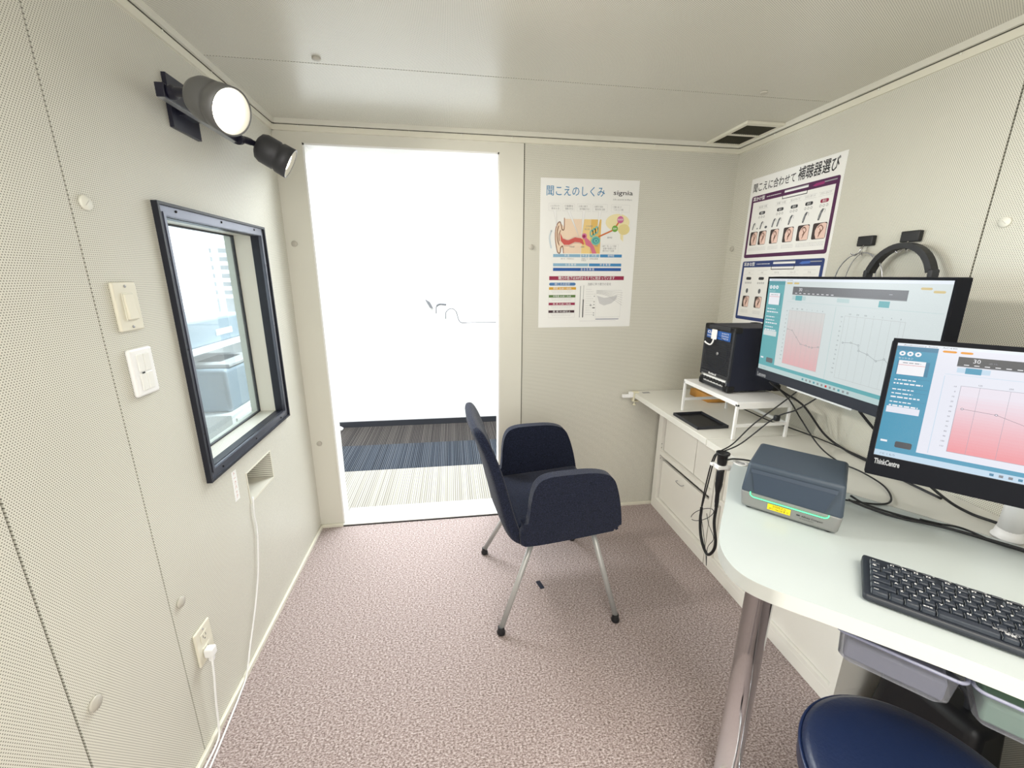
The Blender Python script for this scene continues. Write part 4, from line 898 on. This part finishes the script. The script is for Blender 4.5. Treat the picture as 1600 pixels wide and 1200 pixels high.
# ------------------------------------------------------------------ monitors
def frame_T(TL, yaw, tilt):
    r = Vector((math.cos(yaw), math.sin(yaw), 0)); n = Vector((math.sin(yaw), -math.cos(yaw), 0)); up = math.cos(tilt) * Vector((0, 0, 1)) - math.sin(tilt) * n
    nn = r.cross(up)
    M = Matrix((r, up, nn)).transposed().to_4x4(); M.translation = Vector(TL); return M
def ui(s, a, chart2):
    S_ = 's%s_' % a; L = 1
    s.rect(0, 0, 1, 1, S_ + 'bg', 0); s.rect(0, 0, 1, .024, S_ + 'head', 1); s.rect(0, .95, 1, 1, S_ + 'task', 1); s.rect(0, .915, 1, .95, S_ + 'side', 1)
    s.rect(0, .024, .135, .915, S_ + 'side', 2); s.rect(0, .024, .135, .062, S_ + 'side2', 3)
    s.text('Audiometry Suite - AC440', .02, .019, .011, S_ + 'ink', 3, w=.17)
    for k in range(3): s.disc(.022 + .026 * k, .088, .0105, S_ + 'white', 4); s.disc(.022 + .026 * k, .088, .004, S_ + 'side', 5)
    s.text('セッション', .012, .135, .014, S_ + 'white', 4); s.rect(.012, .150, .118, .275, S_ + 'side2', 3); s.rect(.016, .148, .105, .272, S_ + 'white', 4); s.rect(.016, .185, .105, .188, S_ + 'red', 5); s.scribble(.03, .165, .09, S_ + 'mid', 5, .006)
    v = .30
    for hh in (.085, .035, .075, .06): s.rect(.008, v, .128, v + .003, S_ + 'side2', 3); s.scribble(.014, v + .014, .085, S_ + 'white', 4, .009); (s.scribble(.014, v + .045, .11, S_ + 'white', 4, .012) if hh > .05 else None); v += hh
    s.rect(.008, v, .118, v + .055, S_ + 'bg', 4); s.rect(.012, .855, .035, .872, S_ + 'white', 4); s.rrect(.062, .852, .118, .905, S_ + 'dark', 4, .006)
    s.rrect(.148, .034, .192, .052, S_ + 'orange', 3, .006); s.rrect(.202, .034, .240, .052, S_ + 'orange', 3, .006)
    s.rect(.20, .075, .84, .15, S_ + 'dark', 2); s.rect(.20, .150, .84, .156, S_ + 'mid', 2)
    s.text('30', .245, .118, .032, S_ + 'white', 4); s.text('dB HL', .29, .118, .014, S_ + 'mid', 4); s.text('---', .76, .118, .02, S_ + 'white', 4)
    for k in range(9): s.rect(.22 + .03 * k, .136, .235 + .03 * k, .142, S_ + 'white', 4)
    s.rect(.203, .165, .228, .205, S_ + 'task', 2); s.rect(.228, .162, .275, .21, S_ + 'side', 3); s.rect(.275, .165, .30, .205, S_ + 'task', 2); s.rect(.50, .165, .57, .20, S_ + 'task', 2)
    s.rect(.72, .165, .77, .215, S_ + 'side', 3); s.rect(.17, .225, .99, .228, S_ + 'task', 2); s.rrect(.885, .05, .93, .068, S_ + 'orange', 3, .006); s.rrect(.935, .07, .98, .088, S_ + 'orange', 3, .006)
    def chart(u0, u1, v0, v1, fill, pts):
        n = 48
        if fill:
            for k in range(n):
                c = 'p%d' % max(0, min(19, round((k / n - .12) / .85 * 19.5))); s.rect(u0, v0 + (v1 - v0) * k / n, u1, v0 + (v1 - v0) * (k + 1) / n + (.0001 if k < n - 1 else 0), S_ + c, 2)
        s.frame(u0, v0, u1, v1, S_ + 'line', 4, .0014)
        for k in range(1, 8): u = u0 + (u1 - u0) * (k - .35) / 7.2; s.rect(u, v0, u + .001, v1, S_ + 'line', 3); s.text(('125', '250', '500', '1', '2', '4', '8')[k - 1], u, v0 - .012, .012, S_ + 'ink', 3, align='c')
        for k in range(13): s.text(str(-10 + 10 * k), u0 - .012, v0 + (v1 - v0) * (k + .4) / 13.2, .012, S_ + 'ink', 3, align='r')
        s.line([(u0 + (u1 - u0) * x, v0 + (v1 - v0) * y) for x, y in pts], .0012, S_ + 'ink', 5)
        for x, y in pts: s.disc(u0 + (u1 - u0) * x, v0 + (v1 - v0) * y, .0045, S_ + 'ink', 5); s.disc(u0 + (u1 - u0) * x, v0 + (v1 - v0) * y, .003, S_ + 'p1' if fill else S_ + 'bg', 6)
    pts = [(.03, .34), (.19, .36), (.34, .47), (.50, .58), (.66, .585), (.76, .60), (.83, .60), (.97, .58)]
    if chart2:
        chart(.195, .445, .31, .87, 1, [(.03, .35), (.17, .36), (.32, .47), (.47, .58), (.62, .585), (.72, .60), (.80, .60), (.96, .57)])
        chart(.56, .855, .31, .87, 0, [(.05, .42), (.20, .40), (.34, .42), (.36, .50), (.52, .53), (.68, .60), (.80, .55), (.95, .66)])
        s.rect(.50, .24, .503, .915, S_ + 'task', 3)
    else:
        chart(.225, .84, .31, .86, 1, pts); s.rect(.17, .24, .172, .90, S_ + 'task', 2)
    for k in range(12): s.rect(.36 + .026 * k, .965, .372 + .026 * k, .985, S_ + ('red' if k == 6 else ('side2' if k % 3 == 0 else 'mid')), 3)
    s.text('1°C くもり', .02, .985, .014, S_ + 'ink', 3, w=.05)
def monitor(name, label, TLp, yaw, tilt, w, h, top, side, chin, bezm, scrm, brand, bw, a, two, thick):
    t = thing(name, label, 'monitor', TLp)
    T = frame_T((0, 0, 0), yaw, tilt)
    m = MB()
    m.rbox(0, w, -h, 0, -thick, -.004, 'bezel_dark', .004, 2, T); m.build('housing', t)
    m = MB(); m.box(0, side, -h, 0, -.006, 0, bezm if a == 'b' else 'bezel_dark', T); m.box(w - side, w, -h, 0, -.006, 0, 'bezel_dark', T); m.box(side, w - side, -top, 0, -.006, 0, 'bezel_dark', T); m.box(side, w - side, -h, -h + chin, -.006, 0, bezm, T); m.box(0, side, -h, -h + chin, -.006, .0002, bezm, T)
    s = Sheet(m, T @ Matrix.Translation((side + .004, -h + chin, 0)), w, chin, .0003); s.text(brand, bw[0], bw[1], bw[2], 'p_aid2', 1, w=bw[3], bold=.03); m.build('bezel', t)
    m = MB(); m.box(side, w - side, -h + chin, -top, -.006, -.0015, 'black_gloss', T)
    s = Sheet(m, T @ Matrix.Translation((side + .0012, -top - .0012, -.0015)), w - 2 * side - .0024, h - top - chin - .0024, .0002, .00007); ui(s, a, two); m.build('screen', t)
    return t, T
mon1, T1 = monitor('monitor', 'wide black monitor mounted on right wall, showing two hearing charts', (2.042, 1.434, 1.444), R_(-92.3), R_(-1.9), .655, .402, .006, .005, .034, 'bezel', 'a', 'Lenovo', (.0, .85, .5, .075), 'a', 1, .045)
m_ = MB(); m_.box(.16, .42, -.420, -.403, -.035, -.030, 'white', T1); m_.rbox(.16, .44, -.412, -.4025, -.03, -.012, 'white', .003, 2, T1); m_.build('light_leak_strip', mon1, label='white strip under the bezel standing in for leaking light')  # light leaking below the monitor, drawn as a solid white strip
m_ = MB(); m_.rbox(.26, .40, -.33, -.21, -.085, -.045, 'black', .01, 3, T1); m_.box(.30, .36, -.29, -.24, -.27, -.08, 'black', T1); m_.rbox(.26, .40, -.33, -.21, -.305, -.265, 'black', .01, 3, T1); m_.build('wall_bracket', mon1)
mon2, T2 = monitor('monitor', 'nearer black all-in-one monitor on white stand, pink hearing chart', (1.887, .788, 1.298), R_(-47.4), R_(15.3), .56, .345, .010, .008, .050, 'bezel_dark', 'b', 'ThinkCentre', (.0, .40, .26, .085), 'b', 0, .038)
m_ = MB(); m_.tube([(2.245 - 1.887, .672 - .788, .012 + DZ - 1.298), (2.235 - 1.887, .664 - .788, .16 + DZ - 1.298), (2.19 - 1.887, .63 - .788, .32 + DZ - 1.298)], .024, 'white', 24)
m_.lathe([(.031, .003), (.031, .007), (.027, .014), (.025, .03)], 'white', 30, rotz(0, (2.245 - 1.887, .672 - .788, DZ - .003 - 1.298))); m_.build('stand', mon2)
m_ = MB(); m_.rbox(.20, .36, -.26, -.10, -.075, -.038, 'white', .01, 3, T2); m_.box(.25, .31, -.21, -.15, -.12, -.07, 'white', T2); m_.build('mount_plate', mon2)

# ------------------------------------------------------------------ keyboard
KA = R_(-46.5)
kb = thing('keyboard', 'black full-size keyboard on the desk in front of the nearer monitor', 'keyboard', (1.643, .529, DZ), rz=KA)
kw, kd = .455, .156
m_ = MB(); m_.rbox(0, kw, .004, kd, .003, .018, 'kb_body', .006, 3, taper=lambda c: (c.x, c.y, c.z + (.010 if c.y > kd / 2 and c.z > .01 else 0))); m_.build('body', kb)
km = {}
def keyz(y): return .0185 + .0115 * (y / kd)
rows = [(.026, [(1.5, 'Ctrl'), (1.2, ''), (1.2, 'Alt'), (1.2, '無変換'), (4.4, ''), (1.2, '変換'), (1.2, 'かな'), (1.2, 'Alt'), (1.4, 'Ctrl')]),
        (.047, [(2.2, 'Shift')] + [(1, c) for c in 'ZXCVBNM,./_'] + [(1.8, 'Shift')]),
        (.068, [(1.8, 'Caps')] + [(1, c) for c in 'ASDFGHJKL;:]'] + [(1.2, 'Enter')]),
        (.089, [(1.5, 'Tab')] + [(1, c) for c in 'QWERTYUIOP@['] + [(1.5, '')]),
        (.110, [(1, '半')] + [(1, c) for c in '1234567890-^'] + [(1, 'BS')] * 1 + [(1, '')]),
        (.129, [(1, 'Esc'), (-.6, '')] + [(1, 'F%d' % k) for k in (1, 2, 3, 4)] + [(-.5, '')] + [(1, 'F%d' % k) for k in (5, 6, 7, 8)] + [(-.5, '')] + [(1, 'F%d' % k) for k in (9, 10, 11, 12)])]
ku = .0196
for y, ks in rows:
    x = .012; y -= .005
    for wd_, lab in ks:
        if wd_ < 0: x += -wd_ * ku; continue
        w_ = wd_ * ku; z = keyz(y); hh_ = .0085
        m = MB(); yd = .0192 if y < .12 else .013
        m.rbox(x + .0006, x + w_ - .0012, y - .010, y - .010 + yd - .001, z - .002, z + hh_, 'key', .0022, 2, taper=lambda c, x=x, w_=w_, z=z, y=y: (c.x + ((.0016 if c.x < x + w_ / 2 else -.0016) if c.z > z else 0), c.y + ((.001 if c.y < y else -.0022) if c.z > z else 0), c.z))
        m.box(x + .0003, x + .0009, y - .008, y + .006, z, z + hh_ - .003, 'key_light')
        if lab:
            s = Sheet(m, Matrix.Translation((x + .0028, y + .0066, z + hh_)), w_ - .006, .014, .0002); s.text(lab, .05, .56 if y < .12 else .6, .40 if len(lab) < 3 else .24, 'white', 1, bold=.02)
        m.build('key', kb); x += w_
for cx_ in range(3):
    for ry, yy in enumerate((.047, .026, .110, .089)):
        if ry == 0 and cx_ != 1: continue
        x = .012 + 15.4 * ku + cx_ * ku; m = MB(); z = keyz(yy); m.rbox(x + .0006, x + ku - .0012, yy - .010, yy + .008, z - .002, z + .0085, 'key', .0022, 2); m.build('key', kb)
for cx_ in range(4):
    for yy in (.026, .047, .068, .089, .110):
        x = .012 + 18.7 * ku + cx_ * ku; m = MB(); z = keyz(yy); m.rbox(x + .0006, x + ku - .0012, yy - .010, yy + .008, z - .002, z + .0085, 'key', .0022, 2); m.build('key', kb)
for k in range(14):
    m_ = MB(); m_.rbox(.05 + k * .026, .066 + k * .026, .1425, .1475, .028, .031, 'key', .001, 1); m_.box(.067 + k * .026, .070 + k * .026, .143, .146, .0297, .0302, 'p_aid2'); m_.build('media_key', kb)
s_ = None
m_ = MB(); s_ = Sheet(m_, Matrix.Translation((.185, .036, keyz(.026) + .0087)), .05, .014, .0001); s_.text('BUFFALO', .05, .8, .4, 'p_aid2', 1, w=.7, bold=.03); m_.build('logo', kb)
for x in (.03, kw - .05):
    for y in (.012, kd - .03):
        m_ = MB(); m_.box(x, x + .02, y, y + .01, 0, .004, 'rubber'); m_.build('rubber_foot', kb)

# ------------------------------------------------------------------ cables on the worktops
def cable(label, pts, r=.0030, mt='black'):
    m = MB(); m.tube(smooth_path(pts, 10), r, mt, 8); return tag(m.build('cable'), label, 'cable', 'black cables behind the monitors')
zc = DZ + .0005
cable('black cable pair dropping from left end of the wide monitor to the worktop edge', [(2.10, 1.405, 1.02), (2.14, 1.37, .985), (2.22, 1.34, .93), (2.30, 1.30, .82), (2.325, 1.22, .782), (2.32, 1.12, zc + .003), (2.30, 1.0, zc + .003), (2.29, .86, zc + .003)], .0042)
cable('black cable running from behind the monitor and curling left onto the worktop', [(2.09, 1.37, 1.02), (2.15, 1.345, .96), (2.20, 1.32, .88), (2.22, 1.24, .80), (2.21, 1.14, zc + .003), (2.215, 1.05, zc + .003), (2.19, .95, zc + .003), (2.12, .87, zc + .003), (2.05, .86, zc + .003), (1.94, .905, zc + .008)], .0028)
cable('thin black cable crossing the worktop from behind the riser', [(2.10, 1.62, .86), (2.17, 1.58, .83), (2.26, 1.55, .79), (2.315, 1.48, zc + .001), (2.335, 1.36, zc + .001), (2.33, 1.20, zc + .006), (2.335, 1.0, zc + .002)], .0026)
cable('black cable sweeping from the device to the white stand, uppermost of the bundle', [(1.965, .865, .81), (2.00, .845, .79), (2.06, .80, zc + .003), (2.12, .735, zc + .003), (2.17, .655, zc + .006), (2.21, .59, zc + .006), (2.24, .50, zc + .003), (2.26, .35, zc + .003)], .0032)
cable('black cable sweeping along the desk edge, lowest of the bundle', [(1.955, .86, .80), (2.00, .83, .785), (2.05, .785, zc + .003), (2.11, .72, zc + .010), (2.17, .64, zc + .013), (2.215, .57, zc + .012), (2.25, .45, zc + .006), (2.27, .3, zc + .003)], .0036)
cable('black cable splitting from the bundle towards the white stand foot', [(2.09, .765, zc + .008), (2.13, .745, zc + .003), (2.17, .72, zc + .002), (2.19, .64, zc + .002), (2.25, .585, zc + .002), (2.28, .55, zc + .002)], .0028)
cable('black cable pair hanging below the wide monitor and behind the nearer one', [(2.11, 1.02, 1.02), (2.15, .985, .96), (2.20, .92, .88), (2.26, .84, .80), (2.28, .78, zc + .003), (2.29, .70, zc + .008), (2.31, .55, zc + .003)], .0042)
cable('black cable looping from behind the black cup to the device', [(1.80, 1.205, .778), (1.82, 1.185, .790), (1.86, 1.15, .795), (1.90, 1.09, .79), (1.90, 1.05, .785)], .0032)

# ------------------------------------------------------------------ clear drawers under the desk
def clear_drawer(x, y, label, inner):
    t = thing('plastic_drawer', label, 'drawer', (x, y, .735), 'clear plastic drawers under the desk', rz=R_(-49.5))
    w_, d_, h_ = .186, .26, .058
    m = MB()
    v = []; seg = []
    rr = [(-0.0, 0, 1.0), (-.012, .0, .97), (-.05, .0, .94), (-.058, .0, .86)]
    def ringpts(ins, z, r):
        P_ = []
        for cx, cy, a0 in ((w_ - ins - r, ins + r, -90), (w_ - ins - r, d_ - ins - r, 0), (ins + r, d_ - ins - r, 90), (ins + r, ins + r, 180)):
            for k in range(5): q = R_(a0 + k * 22.5); P_.append((cx + r * math.cos(q), cy + r * math.sin(q), z))
        return P_
    rings = [ringpts(.0, -.014, .014), ringpts(.003, -.018, .014), ringpts(.008, -.082, .014), ringpts(.018, -.096, .012)]
    for k in rings: v += k
    n = 20; f = []
    for i in range(3):
        for k in range(n): f.append((i * n + k, i * n + (k + 1) % n, (i + 1) * n + (k + 1) % n, (i + 1) * n + k))
    f.append(tuple(3 * n + k for k in range(n))[::-1])
    m.add(v, f, 'clear_plastic', True); m.build('tray', t)
    m = MB(); a = ringpts(-.004, 0, .016); pts = [(p_[0], p_[1], -.014) for p_ in a]; m.tube(pts + [pts[0]], .0035, 'clear_rim', 8, cap=False); m.build('rim', t)
    m = MB(); m.box(-.004, w_ + .004, .03, d_, -.0125, -.0003, 'white'); m.build('mounting_rail', t)
    if inner:
        m = MB(); m.rbox(.016, w_ - .016, .012, d_ - .02, -.085, -.04, inner[0], .006, 2); o = m.build(inner[1]); o.matrix_world = rotz(R_(-49.5), (x, y, .735)); tag(o, inner[2], inner[3])
mat('sage', (150, 182, 156), .6); mat('smoke', (150, 150, 162), .5)
clear_drawer(1.592, .520, 'clear plastic drawer under the desk, the left one', ('smoke', 'storage_pouch', 'grey pouch lying inside the left clear plastic drawer', 'pouch'))
clear_drawer(1.722, .368, 'clear plastic drawer under the desk, the right one holding something green', ('sage', 'green_cloth', 'pale green cloth lying inside the right clear plastic drawer', 'cloth'))
# things in the knee space
pcx = thing('computer_tower', 'grey computer tower standing on the floor in the dark knee space by the right wall', 'computer', (2.14, .12, 0))
m_ = MB(); m_.rbox(-.02, .20, -.2, .24, .01, .44, 'device_grey', .008, 3); m_.build('case', pcx)
m_ = MB(); m_.box(.0, .18, -.206, -.2, .05, .40, 'dark_grey'); m_.build('front_panel', pcx)
for x in (0, .17):
    for y in (-.17, .2):
        m_ = MB(); m_.box(x, x + .02, y, y + .02, 0, .012, 'rubber'); m_.build('foot', pcx)
bgm = thing('bag', 'black fabric bag on the floor under the desk behind the stool', 'bag', (2.20, .67, 0), rz=.1)
m_ = MB(); m_.rbox(-.08, .09, -.14, .13, 0, .27, 'black', .03, 4, taper=lambda c: (c.x * (.75 if c.z > .15 else 1), c.y * (.85 if c.z > .15 else 1), c.z)); m_.build('body', bgm)
m_ = MB(); m_.tube(smooth_path([(.0, -.06, .26), (0, -.05, .31), (0, 0, .33), (0, .05, .31), (0, .06, .26)]), .008, 'dark_grey', 8); m_.build('strap', bgm)
cable('black cable hanging under the desk behind the left clear drawer', [(2.05, .70, .737), (2.04, .69, .6), (2.06, .67, .45), (2.10, .62, .31)], .004)

# ------------------------------------------------------------------ stool
st = thing('stool', 'round navy leather stool at the bottom right corner', 'stool', (1.66, .350, 0))
SR = .198; SZ = .505
m_ = MB(); m_.lathe([(0, SZ - .085), (SR - .03, SZ - .085), (SR - .008, SZ - .078), (SR, SZ - .06), (SR, SZ - .026), (SR - .002, SZ - .020)], 'leather', 64); 
m_.lathe([(SR - .002, SZ - .020), (SR - .004, SZ - .012), (SR - .016, SZ - .003), (SR - .05, SZ + .003), (SR * .5, SZ + .006), (0, SZ + .007)], 'leather', 64); m_.build('seat', st)
m_ = MB(); m_.tube([(SR * math.cos(2 * pi * k / 64), SR * math.sin(2 * pi * k / 64), SZ - .020) for k in range(65)], .0035, 'piping', 8, cap=False); m_.build('piping', st)
m_ = MB(); m_.lathe([(.06, SZ - .10), (.06, SZ - .085)], 'black', 24); m_.lathe([(.026, .12), (.026, .28), (.016, .28), (.016, SZ - .10)], 'chrome', 24); m_.build('gas_post', st)
for k in range(5):
    q = 2 * pi * k / 5 + .3
    m_ = MB(); m_.tube([(.02 * math.cos(q), .02 * math.sin(q), .12), (.24 * math.cos(q), .24 * math.sin(q), .075)], [.020, .013], 'chrome', 12); lg = m_.build('leg', st)
    m_ = MB(); c_ = Vector((.24 * math.cos(q), .24 * math.sin(q), .028)); m_.lathe([(.028, -.014), (.028, .014)], 'black', 20, axis(c_, (-math.sin(q), math.cos(q), 0))); m_.tube([c_ + Vector((0, 0, .02)), c_ + Vector((0, 0, .05))], .007, 'chrome', 8); m_.build('caster', lg)

# ================================================================== CHAIR
CR = R_(3.0)
chh = thing('armchair', 'navy fabric armchair with pale metal legs in front of the doorway', 'chair', (1.20, 1.575, 0), rz=CR)
def loc(x, y): # world -> chair local
    v = Matrix.Rotation(-CR, 3, 'Z') @ Vector((x - 1.20, y - 1.575, 0)); return v.x, v.y
# backrest: swept rounded slab
st_ = [(-.150, .397, .040, .232), (-.180, .425, .056, .235), (-.200, .470, .058, .236), (-.214, .520, .056, .234), (-.233, .600, .054, .230), (-.256, .690, .052, .226), (-.284, .780, .048, .218), (-.308, .840, .045, .205), (-.322, .868, .038, .190), (-.328, .882, .018, .165)]
v = []; f = []; NS = 24
cl_ = smooth_path([(x, 0, z) for x, z, t, w_ in st_], 4); tw = smooth_path([(t, w_, 0) for x, z, t, w_ in st_], 4)
for i, c in enumerate(cl_):
    tn = (cl_[min(i + 1, len(cl_) - 1)] - cl_[max(i - 1, 0)]).normalized(); nn = Vector((tn.z, 0, -tn.x)); t, w_ = tw[i].x, tw[i].y
    for k in range(NS):
        q = 2 * pi * k / NS; cs, sn = math.cos(q), math.sin(q)
        a = (abs(sn) ** .4) * (1 if sn > 0 else -1) * t / 2; yq = (abs(cs) ** .22) * (1 if cs > 0 else -1) * w_
        cur = -.018 * (1 - (yq / .235) ** 2)
        v.append(tuple(c + nn * (a + cur) + Vector((0, yq, 0))))
for i in range(len(cl_) - 1):
    for k in range(NS): f.append((i * NS + k, i * NS + (k + 1) % NS, (i + 1) * NS + (k + 1) % NS, (i + 1) * NS + k))
f.append(tuple(range(NS))[::-1]); f.append(tuple((len(cl_) - 1) * NS + k for k in range(NS)))
m_ = MB(); m_.add(v, f, 'fabric', True); m_.build('backrest', chh)
# arms
ao = [(-.170, .400), (-.10, .398), (.04, .408), (.20, .424), (.232, .430), (.248, .446), (.246, .485), (.232, .56), (.212, .630), (.190, .676), (.155, .700), (.09, .712), (-.02, .712), (-.075, .706), (-.108, .690), (-.128, .655), (-.138, .60), (-.142, .54), (-.150, .495), (-.175, .462)]
ap = smooth_path([(x, z, 0) for x, z in ao] + [(ao[0][0], ao[0][1], 0)], 4)[:-1]
for s in (-1, 1):
    bm = bmesh.new(); yo = s * .272; yi = s * .228; sxx = -.022 if s > 0 else 0
    A = [bm.verts.new((p_.x + sxx, yi, p_.y)) for p_ in ap]; B = [bm.verts.new((p_.x + sxx, yo, p_.y)) for p_ in ap]; n = len(ap)
    bm.faces.new(A if s > 0 else A[::-1]); bm.faces.new(B[::-1] if s > 0 else B)
    for i in range(n):
        q = (A[i], B[i], B[(i + 1) % n], A[(i + 1) % n]); bm.faces.new(q if s > 0 else q[::-1])
    ed = [e for e in bm.edges if abs(e.verts[0].co.y - e.verts[1].co.y) < 1e-6]
    bmesh.ops.bevel(bm, geom=ed, offset=.016, segments=4, affect='EDGES', profile=.5, clamp_overlap=True)
    bmesh.ops.recalc_face_normals(bm, faces=bm.faces[:])
    for vv in bm.verts: vv.co.y += s * (.030 * ((vv.co.z - .40) / .31) ** 1.2 if vv.co.z > .40 else 0) - s * .012
    bm.normal_update(); bm.verts.index_update()
    m_ = MB(); m_.add([q.co[:] for q in bm.verts], [[w.index for w in q.verts] for q in bm.faces], 'fabric', [abs(q.normal.y) < .985 for q in bm.faces]); bm.free()
    m_.build('armrest', chh)
    m_ = MB(); m_.tube([(p_.x * .995, yo + s * (.030 * ((p_.y - .40) / .31) ** 1.2 if p_.y > .40 else 0) - s * .0285, p_.y + (.0005)) for p_ in ap[24:54]], .0012, 'fabric', 6)
m_ = MB(); m_.rbox(-.185, .222, -.222, .222, .402, .470, 'fabric', .018, 4, taper=lambda c: (c.x, c.y, c.z + (.026 if c.x > 0 else 0))); m_.build('seat', chh)
feet = [((.961, 1.297), (-.085, -.165)), ((1.457, 1.295), (.15, -.175)), ((.933, 1.816), (-.085, .165)), ((1.431, 1.872), (.15, .175))]
for (fx, fy), (tx, ty) in feet:
    lx, ly = loc(fx, fy); tz = .402 if tx < 0 else .418
    d = Vector((tx - lx, ty - ly, tz - .03)); 
    m_ = MB(); m_.tube([(lx, ly, .026), (tx, ty, tz)], .0115, 'leg_grey', 20); lg = m_.build('leg', chh)
    m_ = MB(); m_.lathe([(.010, 0), (.017, .003), (.018, .012), (.014, .020), (.0135, .034), (.0125, .036)], 'black', 20, rotz(0, (lx, ly, 0))); m_.build('glide', lg)
m_ = MB(); T = rotz(R_(-75), (1.180, 1.549, 0)); m_.rbox(-.027, .027, -.011, .011, 0, .002, 'navy_box', .0006, 1, T)
tag(m_.build('floor_tape'), 'small dark blue tape scrap lying on the carpet beneath the armchair', 'tape')
